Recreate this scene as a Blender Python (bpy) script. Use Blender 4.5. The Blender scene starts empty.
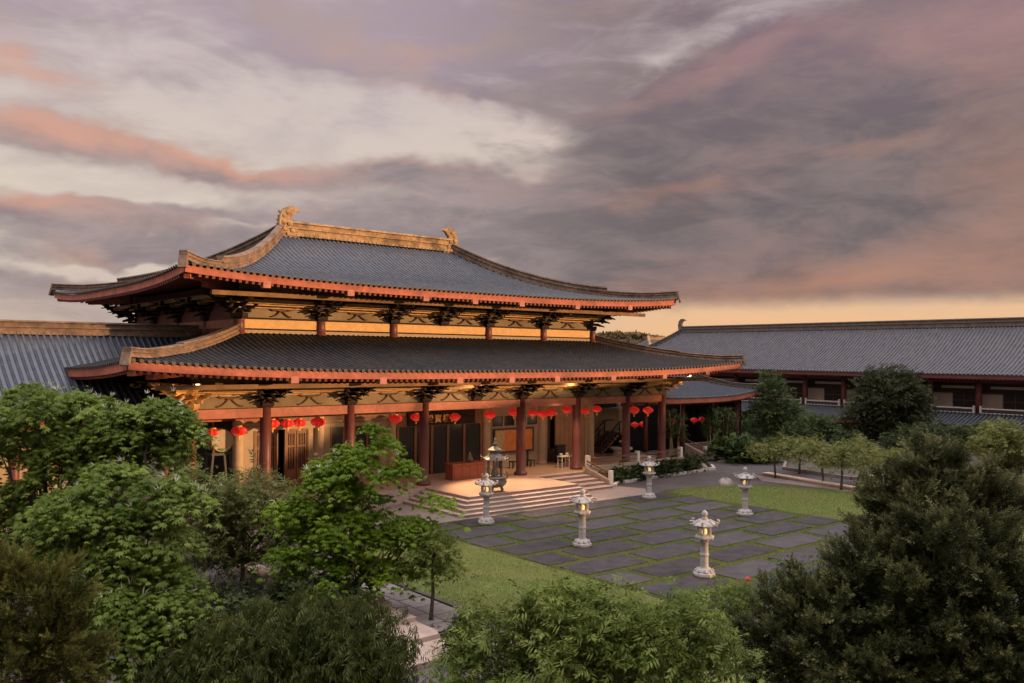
import bpy, math, random
import numpy as np
from mathutils import Vector, Matrix

SC = bpy.context.scene
COL = SC.collection
rng = np.random.default_rng(7)
random.seed(7)
PI = math.pi
R = math.radians

# ------------------------------------------------------------------ materials
def mat(name, col, rough=0.7, var=0.18, scale=3.0, bump=0.0, bscale=None, spec=0.3, metal=0.0, stain=None, stain_amt=0.0):
    m = bpy.data.materials.new(name); m.use_nodes = True
    nt = m.node_tree; N = nt.nodes; L = nt.links
    b = N['Principled BSDF']
    b.inputs['Roughness'].default_value = rough
    b.inputs['Specular IOR Level'].default_value = spec
    b.inputs['Metallic'].default_value = metal
    tc = N.new('ShaderNodeTexCoord')
    n1 = N.new('ShaderNodeTexNoise'); n1.inputs['Scale'].default_value = scale; n1.inputs['Detail'].default_value = 6
    n1.inputs['Roughness'].default_value = 0.65
    L.new(tc.outputs['Object'], n1.inputs['Vector'])
    rp = N.new('ShaderNodeValToRGB')
    rp.color_ramp.elements[0].position = 0.28; rp.color_ramp.elements[1].position = 0.72
    lo = [max(0, c*(1-var)) for c in col]; hi = [min(1, c*(1+var)) for c in col]
    rp.color_ramp.elements[0].color = (*lo, 1); rp.color_ramp.elements[1].color = (*hi, 1)
    L.new(n1.outputs['Fac'], rp.inputs['Fac'])
    out = rp.outputs['Color']
    if stain:
        n2 = N.new('ShaderNodeTexNoise'); n2.inputs['Scale'].default_value = scale*0.23; n2.inputs['Detail'].default_value = 8
        L.new(tc.outputs['Object'], n2.inputs['Vector'])
        r2 = N.new('ShaderNodeMapRange'); r2.inputs['From Min'].default_value = 0.45; r2.inputs['From Max'].default_value = 0.7
        r2.inputs['To Max'].default_value = stain_amt
        L.new(n2.outputs['Fac'], r2.inputs['Value'])
        mx = N.new('ShaderNodeMix'); mx.data_type = 'RGBA'
        L.new(r2.outputs['Result'], mx.inputs['Factor']); L.new(out, mx.inputs['A']); mx.inputs['B'].default_value = (*stain, 1)
        out = mx.outputs['Result']
    L.new(out, b.inputs['Base Color'])
    if bump:
        n3 = N.new('ShaderNodeTexNoise'); n3.inputs['Scale'].default_value = bscale or scale*6; n3.inputs['Detail'].default_value = 4
        L.new(tc.outputs['Object'], n3.inputs['Vector'])
        bp = N.new('ShaderNodeBump'); bp.inputs['Strength'].default_value = bump; bp.inputs['Distance'].default_value = 0.03
        L.new(n3.outputs['Fac'], bp.inputs['Height']); L.new(bp.outputs['Normal'], b.inputs['Normal'])
    return m

def add_tint(m, lo, hi):
    # tile-by-tile tone: face attribute 'tint' scales the base colour
    nt = m.node_tree; N = nt.nodes; L = nt.links; b = N['Principled BSDF']
    src = b.inputs['Base Color'].links[0].from_socket
    at = N.new('ShaderNodeAttribute'); at.attribute_name = 'tint'
    r = N.new('ShaderNodeMapRange'); r.inputs['To Min'].default_value = lo; r.inputs['To Max'].default_value = hi
    L.new(at.outputs['Fac'], r.inputs['Value'])
    mx = N.new('ShaderNodeVectorMath'); mx.operation = 'SCALE'
    L.new(src, mx.inputs[0]); L.new(r.outputs['Result'], mx.inputs['Scale'])
    L.new(mx.outputs['Vector'], b.inputs['Base Color'])
    return m

def emis(name, col, s, base=None):
    m = bpy.data.materials.new(name); m.use_nodes = True
    b = m.node_tree.nodes['Principled BSDF']
    b.inputs['Base Color'].default_value = (*(base or col), 1)
    b.inputs['Emission Color'].default_value = (*col, 1); b.inputs['Emission Strength'].default_value = s
    b.inputs['Roughness'].default_value = 0.5
    return m

def leafmat(name, dark, light, trans=0.3, rough=0.6):
    m = bpy.data.materials.new(name); m.use_nodes = True
    nt = m.node_tree; N = nt.nodes; L = nt.links
    N.remove(N['Principled BSDF'])
    at = N.new('ShaderNodeAttribute'); at.attribute_name = 'tint'
    mx = N.new('ShaderNodeMix'); mx.data_type = 'RGBA'
    L.new(at.outputs['Fac'], mx.inputs['Factor']); mx.inputs['A'].default_value = (*dark, 1); mx.inputs['B'].default_value = (*light, 1)
    d = N.new('ShaderNodeBsdfDiffuse'); t = N.new('ShaderNodeBsdfTranslucent'); g = N.new('ShaderNodeBsdfGlossy')
    g.inputs['Roughness'].default_value = rough*0.75
    L.new(mx.outputs['Result'], d.inputs['Color']); L.new(mx.outputs['Result'], t.inputs['Color'])
    g.inputs['Color'].default_value = (0.8, 0.8, 0.8, 1)
    a = N.new('ShaderNodeMixShader'); a.inputs['Fac'].default_value = trans
    L.new(d.outputs[0], a.inputs[1]); L.new(t.outputs[0], a.inputs[2])
    c = N.new('ShaderNodeMixShader'); c.inputs['Fac'].default_value = 0.012
    L.new(a.outputs[0], c.inputs[1]); L.new(g.outputs[0], c.inputs[2])
    L.new(c.outputs[0], N['Material Output'].inputs['Surface'])
    return m

def tintmat(name, a, b2, rough=0.8, nscale=4.0, bump=0.0):
    """surface whose colour differs slab by slab (face attribute 'tint') plus fine noise"""
    m = bpy.data.materials.new(name); m.use_nodes = True
    nt = m.node_tree; N = nt.nodes; L = nt.links; b = N['Principled BSDF']
    b.inputs['Roughness'].default_value = rough; b.inputs['Specular IOR Level'].default_value = 0.25
    at = N.new('ShaderNodeAttribute'); at.attribute_name = 'tint'
    tc = N.new('ShaderNodeTexCoord'); n = N.new('ShaderNodeTexNoise'); n.inputs['Scale'].default_value = nscale; n.inputs['Detail'].default_value = 8
    n.inputs['Roughness'].default_value = 0.7
    L.new(tc.outputs['Object'], n.inputs['Vector'])
    s = N.new('ShaderNodeMath'); s.operation = 'MULTIPLY_ADD'; s.inputs[1].default_value = 2.0; s.inputs[2].default_value = -1.0
    L.new(n.outputs['Fac'], s.inputs[0])
    ad = N.new('ShaderNodeMath'); ad.operation = 'ADD'; ad.use_clamp = True
    L.new(s.outputs[0], ad.inputs[0]); L.new(at.outputs['Fac'], ad.inputs[1])
    mx = N.new('ShaderNodeMix'); mx.data_type = 'RGBA'
    L.new(ad.outputs[0], mx.inputs['Factor']); mx.inputs['A'].default_value = (*a, 1); mx.inputs['B'].default_value = (*b2, 1)
    L.new(mx.outputs['Result'], b.inputs['Base Color'])
    if bump:
        n3 = N.new('ShaderNodeTexNoise'); n3.inputs['Scale'].default_value = 30
        L.new(tc.outputs['Object'], n3.inputs['Vector'])
        bp = N.new('ShaderNodeBump'); bp.inputs['Strength'].default_value = bump; bp.inputs['Distance'].default_value = 0.02
        L.new(n3.outputs['Fac'], bp.inputs['Height']); L.new(bp.outputs['Normal'], b.inputs['Normal'])
    return m

M = {}
M['tile'] = mat('roof_tile', (0.029, 0.037, 0.056), 0.40, 0.35, 1.6, 0.25, 14, spec=0.5, stain=(0.048, 0.046, 0.046), stain_amt=0.65)
M['tile_low'] = mat('roof_tile_shaded', (0.015, 0.0155, 0.019), 0.55, 0.4, 1.6, 0.25, 14, spec=0.25, stain=(0.026, 0.021, 0.018), stain_amt=0.8)  # shade of the upper eaves put into the tile colour, plus brownish stain
M['tile_end'] = mat('tile_end', (0.11, 0.085, 0.065), 0.9, 0.3, 3, spec=0.05)
M['tile_wing'] = mat('wing_tile', (0.068, 0.063, 0.072), 0.55, 0.25, 1.2, 0.25, 14, spec=0.45, stain=(0.07, 0.065, 0.07), stain_amt=0.5)
M['ridge'] = mat('ridge_stone', (0.36, 0.235, 0.125), 0.75, 0.45, 5.0, 0.7, 14, spec=.15, stain=(0.08, 0.055, 0.035), stain_amt=0.8)
M['hipridge'] = mat('hip_ridge_stone', (0.205, 0.14, 0.10), 0.8, 0.4, 4.0, 0.6, 14, spec=.15, stain=(0.07, 0.055, 0.045), stain_amt=0.8)
M['ridge_dark'] = mat('ridge_weathered', (0.13, 0.10, 0.085), 0.75, 0.35, 2.6, 0.5, 12)
M['fascia'] = mat('fascia_paint', (0.40, 0.128, 0.082), 0.65, 0.25, 3.5, 0.2, 9, spec=.12, stain=(0.20, 0.075, 0.055), stain_amt=0.8)
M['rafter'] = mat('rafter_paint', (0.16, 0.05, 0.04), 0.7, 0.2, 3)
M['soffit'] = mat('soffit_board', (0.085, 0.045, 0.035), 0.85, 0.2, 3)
M['lintel'] = mat('lintel_paint', (0.42, 0.165, 0.12), 0.6, 0.2, 3.0, 0.2, 9, spec=.15, stain=(0.24, 0.09, 0.065), stain_amt=0.75)
M['column'] = mat('column_paint', (0.135, 0.045, 0.039), 0.45, 0.15, 1.5, stain=(0.13, 0.03, 0.028), stain_amt=0.5)
M['pillar'] = mat('pillar_cream', (0.42, 0.32, 0.215), 0.6, 0.12, 1.5, spec=.15)
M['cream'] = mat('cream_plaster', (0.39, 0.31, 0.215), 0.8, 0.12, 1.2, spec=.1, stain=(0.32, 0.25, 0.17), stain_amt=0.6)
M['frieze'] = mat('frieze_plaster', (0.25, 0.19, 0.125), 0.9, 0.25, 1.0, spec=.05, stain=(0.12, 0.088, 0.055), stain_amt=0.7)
M['strut'] = mat('strut_wood', (0.10, 0.062, 0.04), 0.7, 0.3, 4, spec=.1)
M['gold'] = mat('gold_band', (0.62, 0.38, 0.165), 0.6, 0.14, 3.0, 0.3, 18, spec=.15)
M['purlin'] = mat('purlin_paint', (0.46, 0.275, 0.125), 0.7, 0.3, 2.0, spec=.1, stain=(.25,.14,.07), stain_amt=.6)
M['purlin_dark'] = mat('outer_purlin_paint', (0.25, 0.145, 0.075), 0.75, 0.3, 2.0, spec=.1, stain=(.12,.065,.04), stain_amt=.7)
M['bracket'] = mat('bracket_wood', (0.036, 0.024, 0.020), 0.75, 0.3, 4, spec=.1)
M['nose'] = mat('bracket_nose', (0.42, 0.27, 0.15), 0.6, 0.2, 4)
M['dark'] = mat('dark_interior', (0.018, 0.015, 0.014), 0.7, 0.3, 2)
M['glass'] = mat('dark_glass', (0.02, 0.019, 0.018), 0.28, 0.2, 1, spec=0.35)
M['cane'] = mat('bamboo_cane', (0.33, 0.25, 0.12), 0.5, 0.2, 4)
M['petal'] = mat('red_petal', (0.55, 0.06, 0.03), 0.6)
M['wallcap'] = mat('wall_cap', (0.62, 0.46, 0.345), 0.8, 0.15, 3, 0.2, 20)
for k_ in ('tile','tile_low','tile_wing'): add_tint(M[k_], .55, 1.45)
M['wood'] = mat('door_wood', (0.20, 0.095, 0.045), 0.5, 0.25, 2.5)
M['woodlt'] = mat('panel_wood', (0.36, 0.21, 0.11), 0.5, 0.14, 1.4)
M['altar'] = mat('altar_wood', (0.26, 0.075, 0.04), 0.4, 0.15, 2.5)
M['stone'] = mat('lantern_granite', (0.40, 0.365, 0.34), 0.85, 0.25, 9, 0.5, 40, spec=.15, stain=(0.16, 0.14, 0.125), stain_amt=0.6)
M['bronze'] = mat('bronze', (0.19, 0.155, 0.12), 0.55, 0.4, 6, 0.3, 20, metal=0.3)
M['apron'] = mat('apron_stone', (0.235, 0.18, 0.158), 0.75, 0.16, 1.2, 0.15, 20, stain=(0.19, 0.14, 0.125), stain_amt=0.6)
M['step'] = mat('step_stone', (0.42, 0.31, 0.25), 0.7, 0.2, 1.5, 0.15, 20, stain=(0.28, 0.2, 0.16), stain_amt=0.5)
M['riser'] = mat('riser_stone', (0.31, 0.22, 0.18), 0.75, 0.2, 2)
M['terrace'] = mat('terrace_floor', (0.48, 0.32, 0.225), 0.35, 0.14, 0.9, spec=0.4, stain=(0.26, 0.16, 0.11), stain_amt=0.5)
M['asphalt'] = mat('asphalt', (0.074, 0.062, 0.061), 0.85, 0.18, 1.1, 0.3, 60, stain=(0.12, 0.098, 0.092), stain_amt=0.7)
M['ground'] = mat('ground_soil', (0.075, 0.066, 0.05), 0.95, 0.3, 0.5, 0.4, 8)
M['lawn'] = mat('lawn_turf', (0.13, 0.158, 0.045), 0.95, 0.22, 1.4, 0.6, 30, spec=0.1, stain=(0.17, 0.150, 0.062), stain_amt=0.75)
M['joint'] = mat('joint_turf', (0.068, 0.080, 0.028), 0.95, 0.45, 3.0, 0.5, 30, spec=0.1)
M['blade'] = leafmat('grass_blade', (0.125, 0.160, 0.036), (0.205, 0.235, 0.072), 0.35)
M['slab'] = tintmat('courtyard_slab', (0.024, 0.021, 0.023), (0.074, 0.065, 0.066), 0.8, 1.5, 0.3)
M['pathslab'] = tintmat('path_slab', (0.14, 0.12, 0.11), (0.25, 0.215, 0.20), 0.8, 3.0, 0.2)
M['kerb'] = mat('kerb_stone', (0.50, 0.44, 0.38), 0.8, 0.2, 4, 0.2, 25)
M['rock'] = mat('boulder', (0.28, 0.235, 0.20), 0.9, 0.3, 3, 0.6, 10)
M['bark'] = mat('bark', (0.085, 0.062, 0.045), 0.9, 0.35, 5, 0.8, 30)
M['bark_pale'] = mat('bark_pale', (0.19, 0.145, 0.10), 0.9, 0.3, 5, 0.8, 30)
M['red'] = emis('lantern_silk', (0.85, 0.025, 0.018), 0.24, (0.75, 0.03, 0.02))
M['lgold'] = mat('lantern_gilt', (0.75, 0.42, 0.12), 0.4, 0.1, 4)
M['cord'] = mat('cord', (0.10, 0.05, 0.03), 0.8)
M['glow'] = emis('lamp_glow', (1.0, 0.66, 0.24), .75)
M['spot'] = emis('flood_lens', (1.0, 0.72, 0.35), 5.0)
M['metal'] = mat('dark_metal', (0.03, 0.028, 0.027), 0.5, 0.2, 4, spec=0.5)
M['rail'] = mat('rail_wood', (0.17, 0.085, 0.05), 0.5, 0.2, 4)
M['white'] = mat('white_paint', (0.70, 0.64, 0.56), 0.6, 0.08, 4)
M['skin'] = mat('drum_skin', (0.44, 0.33, 0.22), 0.7, 0.15, 3, spec=.1)
M['orange'] = mat('poster_paper', (0.62, 0.23, 0.07), 0.6, 0.2, 2.5)
M['posterart'] = mat('poster_picture', (0.50, 0.38, 0.18), 0.6, 0.5, 9)
M['wingwall'] = mat('wing_plaster', (0.34, 0.27, 0.215), 0.85, 0.12, 1)
M['wingred'] = mat('wing_red', (0.13, 0.040, 0.036), 0.65, 0.2, 2)
M['hill'] = mat('hill_scrub', (0.09, 0.075, 0.04), 1.0, 0.4, 0.03)
M['fence'] = mat('glass_white', (0.6, 0.55, 0.5), 0.5)

# ------------------------------------------------------------------ mesh helpers
ORG = {}
class MB:
    def __init__(s): s.V = []; s.F = []; s.I = []; s.n = 0; s.mi = 0; s.T = []; s.tint = 0.5
    def add(s, v, f):
        s.V.extend(v)
        for q in f:
            s.F.append([i + s.n for i in q]); s.I.append(s.mi); s.T.append(s.tint)
        s.n += len(v)
    def box(s, x0, x1, y0, y1, z0, z1):
        v = [(x0,y0,z0),(x1,y0,z0),(x1,y1,z0),(x0,y1,z0),(x0,y0,z1),(x1,y0,z1),(x1,y1,z1),(x0,y1,z1)]
        s.add(v, [(3,2,1,0),(4,5,6,7),(0,1,5,4),(1,2,6,5),(2,3,7,6),(3,0,4,7)])
    def frustum(s, cx, cy, z0, z1, a0, b0, a1, b1):
        v = [(cx-a0,cy-b0,z0),(cx+a0,cy-b0,z0),(cx+a0,cy+b0,z0),(cx-a0,cy+b0,z0),(cx-a1,cy-b1,z1),(cx+a1,cy-b1,z1),(cx+a1,cy+b1,z1),(cx-a1,cy+b1,z1)]
        s.add(v, [(3,2,1,0),(4,5,6,7),(0,1,5,4),(1,2,6,5),(2,3,7,6),(3,0,4,7)])
    def bar(s, p0, p1, w, h, w1=None, h1=None):
        p0 = Vector(p0); p1 = Vector(p1); d = (p1-p0).normalized()
        sd = d.cross(Vector((0,0,1)))
        if sd.length < 1e-4: sd = Vector((1,0,0))
        sd.normalize(); u = sd.cross(d).normalized()
        w1 = w if w1 is None else w1; h1 = h if h1 is None else h1
        v = []
        for p, a, b in ((p0,w,h),(p1,w1,h1)):
            for x, z in ((-.5,-.5),(.5,-.5),(.5,.5),(-.5,.5)):
                v.append(tuple(p + sd*(x*a) + u*(z*b)))
        s.add(v, [(0,1,2,3),(7,6,5,4),(0,4,5,1),(1,5,6,2),(2,6,7,3),(3,7,4,0)])
    def lathe(s, prof, c, n=12, ph=0.0, sx=1.0, sy=1.0):
        v = []; f = []
        for r_, z in prof:
            for k in range(n):
                a = ph + 2*PI*k/n
                v.append((c[0]+r_*sx*math.cos(a), c[1]+r_*sy*math.sin(a), c[2]+z))
        for j in range(len(prof)-1):
            for k in range(n):
                f.append((j*n+k, j*n+(k+1)%n, (j+1)*n+(k+1)%n, (j+1)*n+k))
        f.append(tuple(range(n-1,-1,-1))); f.append(tuple((len(prof)-1)*n+k for k in range(n)))
        s.add(v, f)
    def tube(s, path, rad, n=6):
        P = [Vector(p) for p in path]; v = []; f = []
        for i, p in enumerate(P):
            d = (P[min(i+1,len(P)-1)]-P[max(i-1,0)]).normalized()
            a = d.cross(Vector((0.13,0.31,1))); 
            if a.length < 1e-4: a = Vector((1,0,0))
            a.normalize(); b = a.cross(d).normalized()
            r_ = rad[i] if hasattr(rad,'__len__') else rad
            for k in range(n):
                t = 2*PI*k/n; v.append(tuple(p + a*(r_*math.cos(t)) + b*(r_*math.sin(t))))
        for j in range(len(P)-1):
            for k in range(n):
                f.append((j*n+k, j*n+(k+1)%n, (j+1)*n+(k+1)%n, (j+1)*n+k))
        f.append(tuple(range(n-1,-1,-1))); f.append(tuple((len(P)-1)*n+k for k in range(n)))
        s.add(v, f)
    def sweep(s, path, prof, lat=None):
        """profile [(lateral, up)] swept along a path, kept upright"""
        P = [Vector(p) for p in path]; v = []; f = []; n = len(prof)
        for i, p in enumerate(P):
            d = (P[min(i+1,len(P)-1)]-P[max(i-1,0)])
            sd = Vector((d.y, -d.x, 0)).normalized() if lat is None else Vector(lat)
            for a, b in prof: v.append(tuple(p + sd*a + Vector((0,0,b))))
        for j in range(len(P)-1):
            for k in range(n): f.append((j*n+k, j*n+(k+1)%n, (j+1)*n+(k+1)%n, (j+1)*n+k))
        f.append(tuple(range(n-1,-1,-1))); f.append(tuple((len(P)-1)*n+k for k in range(n)))
        s.add(v, f)
    def prism(s, pts, fn0, fn1):
        """2D outline pts mapped to two faces by fn0 / fn1"""
        n = len(pts); v = [fn0(*p) for p in pts] + [fn1(*p) for p in pts]
        f = [tuple(range(n)), tuple(range(2*n-1, n-1, -1))] + [(i, i+n, (i+1)%n+n, (i+1)%n) for i in range(n)]
        s.add(v, f)
    def grid(s, A):
        A = np.asarray(A); h, w = A.shape[:2]
        v = [tuple(x) for x in A.reshape(-1,3)]
        s.add(v, [(j*w+i, j*w+i+1, (j+1)*w+i+1, (j+1)*w+i) for j in range(h-1) for i in range(w-1)])
    def disc(s, c, nrm, r_, n=10):
        nrm = Vector(nrm).normalized(); a = nrm.cross(Vector((0.1,0.2,1))).normalized(); b = nrm.cross(a)
        s.add([tuple(Vector(c)+a*(r_*math.cos(2*PI*k/n))+b*(r_*math.sin(2*PI*k/n))) for k in range(n)], [tuple(range(n))])
    def build(s, name, mats, parent=None, origin=None, smooth=False, tint=False):
        if not isinstance(mats, (list,tuple)): mats = [mats]
        po = Vector(ORG.get(parent.name, (0,0,0))) if parent else Vector((0,0,0))
        o = Vector(origin) if origin is not None else po
        me = bpy.data.meshes.new(name)
        me.from_pydata([(x-o.x, y-o.y, z-o.z) for x, y, z in s.V], [], s.F)
        for m in mats: me.materials.append(m)
        me.polygons.foreach_set('material_index', s.I)
        if smooth: me.polygons.foreach_set('use_smooth', [True]*len(s.F))
        if tint:
            at = me.attributes.new('tint', 'FLOAT', 'FACE'); at.data.foreach_set('value', s.T)
        me.update()
        ob = bpy.data.objects.new(name, me); COL.objects.link(ob)
        if parent: ob.parent = parent
        ob.location = o - po
        ORG[ob.name] = tuple(o)
        return ob

def npmesh(name, V, quads, mats, parent=None, tint=None, smooth=False, origin=None):
    """fast mesh from arrays; quads (n,4)"""
    po = np.array(ORG.get(parent.name, (0,0,0))) if parent else np.zeros(3)
    o = np.array(origin, float) if origin is not None else po
    me = bpy.data.meshes.new(name)
    V = np.asarray(V, np.float32) - o.astype(np.float32); quads = np.asarray(quads, np.int32)
    me.vertices.add(len(V)); me.vertices.foreach_set('co', V.ravel())
    k = quads.shape[1]
    me.loops.add(quads.size); me.loops.foreach_set('vertex_index', quads.ravel())
    me.polygons.add(len(quads)); me.polygons.foreach_set('loop_start', np.arange(0, quads.size, k, dtype=np.int32))
    me.polygons.foreach_set('loop_total', np.full(len(quads), k, np.int32))
    if smooth: me.polygons.foreach_set('use_smooth', np.ones(len(quads), bool))
    for m in (mats if isinstance(mats,(list,tuple)) else [mats]): me.materials.append(m)
    if tint is not None:
        at = me.attributes.new('tint', 'FLOAT', 'FACE'); at.data.foreach_set('value', np.asarray(tint, np.float32))
    me.update(calc_edges=True); me.validate()
    ob = bpy.data.objects.new(name, me); COL.objects.link(ob)
    if parent: ob.parent = parent
    ob.location = tuple(o - po); ORG[ob.name] = tuple(o)
    return ob

def tag(o, label, cat, group=None, kind=None):
    if label: o['label'] = label
    if cat: o['category'] = cat
    if group: o['group'] = group
    if kind: o['kind'] = kind
    return o
def thing(name, loc, label, cat, group=None):
    o = bpy.data.objects.new(name, None); COL.objects.link(o); o.location = loc; o.empty_display_size = 0.3
    ORG[o.name] = tuple(loc)
    return tag(o, label, cat, group)
def struct(o): o['kind'] = 'structure'; return o
def stuff(o): o['kind'] = 'stuff'; return o
def dup_part(o, loc, rotz=0.0, parent=None):
    c = o.copy(); COL.objects.link(c); c.parent = parent or o.parent
    po = Vector(ORG.get(c.parent.name, (0,0,0))) if c.parent else Vector((0,0,0))
    c.location = Vector(loc) - po; c.rotation_euler = (0,0,rotz)
    ORG[c.name] = tuple(loc)
    return c
def dup_thing(root, loc, label, rotz=0.0, scale=1.0):
    r = root.copy(); COL.objects.link(r); r.location = loc; r.rotation_euler = (0,0,rotz); r.scale = (scale,)*3
    r['label'] = label
    for ch in list(root.children):
        c = ch.copy(); COL.objects.link(c); c.parent = r
        for g in ch.children:
            d = g.copy(); COL.objects.link(d); d.parent = c
    return r
# ------------------------------------------------------------------ roofs
class Roof:
    """hip or skirt roof; ridge along local x; rot=True turns the ridge along y"""
    def __init__(s, cx, cy, a, b, ai, bi, ze, zt, lift, k=0.5, p=3.0, rot=False, e=2.0):
        s.c = (cx,cy); s.a=a; s.b=b; s.ai=ai; s.bi=bi; s.ze=ze; s.zt=zt; s.lift=lift; s.k=k; s.p=p; s.rot=rot; s.e=e
    def z(s, v, w):
        v = np.clip(v, 0, 1)
        return s.ze + (s.zt-s.ze)*(s.k*v + (1-s.k)*v**s.e) + s.lift*np.abs(w)**s.p*(1-v)**2
    def world(s, X, Y, Z):
        X = np.asarray(X, float); Y = np.asarray(Y, float); Z = np.asarray(Z, float)
        if s.rot: X, Y = -Y, X
        return np.stack([X+s.c[0], Y+s.c[1], Z], -1)
    def side(s, sd):
        """returns (outer half length, inner half length, outer depth, inner depth, map(l, o)->(x,y))"""
        if sd == 'f': return s.a, s.ai, s.b, s.bi, lambda l, o: (l, -o)
        if sd == 'k': return s.a, s.ai, s.b, s.bi, lambda l, o: (-l, o)
        if sd == 'r': return s.b, s.bi, s.a, s.ai, lambda l, o: (o, l)
        return s.b, s.bi, s.a, s.ai, lambda l, o: (-o, -l)
    def pt(s, sd, l, v, dz=0.0):
        A, Ai, B, Bi, mp = s.side(sd)
        l = np.asarray(l, float); v = np.asarray(v, float)
        lim = A-(A-Ai)*v
        w = np.clip(np.abs(l)/np.maximum(lim, 1e-3), 0, 1.05)
        x, y = mp(l, B-(B-Bi)*v)
        return s.world(x, y, s.z(v, w)+dz)
    def surface(s, sd, dz=0.0, nv=14, ns=40, v0=0.0, v1=1.0):
        A, Ai, B, Bi, mp = s.side(sd)
        v = np.linspace(v0, v1, nv)[:,None]; t = np.linspace(-1, 1, ns)[None,:]
        return s.pt(sd, t*(A-(A-Ai)*v), np.repeat(v, ns, 1), dz)
    def ribs(s, sd, pitch=0.32, r=0.075, nm=40, lo=-1e9, hi=1e9):
        A, Ai, B, Bi, mp = s.side(sd)
        n = int(2*A/pitch); xs = (np.arange(n)-(n-1)/2)*pitch
        xs = xs[(xs>lo)&(xs<hi)]
        V = []; Q = []; off = 0; s.caps = []
        ph = np.linspace(0, PI, 6)
        for x in xs:
            vm = min(1.0, (A-abs(x))/(A-Ai)) if A > Ai else 1.0
            m = max(3, int(nm*vm))
            v = np.repeat(np.linspace(0, vm, m+1), 2)[1:-1]
            rr = np.tile([r*1.06, r*0.9], m)[:len(v)]
            ctr = s.pt(sd, np.full(len(v), x), v)
            lat = s.pt(sd, np.array([x+0.01]), np.array([0.5]))[0] - s.pt(sd, np.array([x-0.01]), np.array([0.5]))[0]
            lat = np.array([lat[0], lat[1], 0]); lat /= np.linalg.norm(lat)
            ring = ctr[:,None,:] + rr[:,None,None]*(np.cos(ph)[None,:,None]*lat + np.sin(ph)[None,:,None]*np.array([0,0,1.0]))
            ring[:,:,2] -= 0.012
            V.append(ring.reshape(-1,3)); k = len(ph)
            j = np.arange(len(v)-1)[:,None]*k + np.arange(k-1)[None,:] + off
            Q.append(np.stack([j, j+1, j+k+1, j+k], -1).reshape(-1,4)); off += len(v)*k
            # round end tile at the eave
            c0 = ctr[0].copy(); out = c0 - ctr[1]; out[2] = 0; out /= np.linalg.norm(out)
            a8 = np.arange(8)*PI/4
            cap = c0 + out*0.03 + r*1.15*(np.cos(a8)[:,None]*lat + np.sin(a8)[:,None]*np.array([0,0,1.0]))
            s.caps.append(cap)
        return np.concatenate(V), np.concatenate(Q)
    def edge(s, sd, v, dz, n=48, inset=0.0):
        A, Ai, B, Bi, mp = s.side(sd)
        l = np.linspace(-1, 1, n)*(A-(A-Ai)*v)
        return s.pt(sd, l, np.full(n, v), dz)
    def hip(s, sx, v):
        """point on the hip line, sx = which end of side f"""
        return s.pt('f', sx*(s.a-(s.a-s.ai)*v), v)

def catarr(parts):
    V = []; Q = []; off = 0
    for v, q in parts:
        V.append(v); Q.append(np.asarray(q)+off); off += len(v)
    return np.concatenate(V), np.concatenate(Q)
def gridarr(A):
    h, w = A.shape[:2]
    j = np.arange(h-1)[:,None]*w + np.arange(w-1)[None,:]
    return A.reshape(-1,3), np.stack([j, j+1, j+w+1, j+w], -1).reshape(-1,4)

RIDGE_PROF = lambda w, h: [(-w*.5,0),(w*.5,0),(w*.5,h*.2),(w*.33,h*.22),(w*.33,h*.46),(w*.48,h*.5),(w*.48,h*.6),(w*.31,h*.63),(w*.31,h*.84),(w*.5,h*.88),(w*.42,h),(-w*.42,h),(-w*.5,h*.88),(-w*.31,h*.84),(-w*.31,h*.63),(-w*.48,h*.6),(-w*.48,h*.5),(-w*.33,h*.46),(-w*.33,h*.22),(-w*.5,h*.2)]

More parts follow.
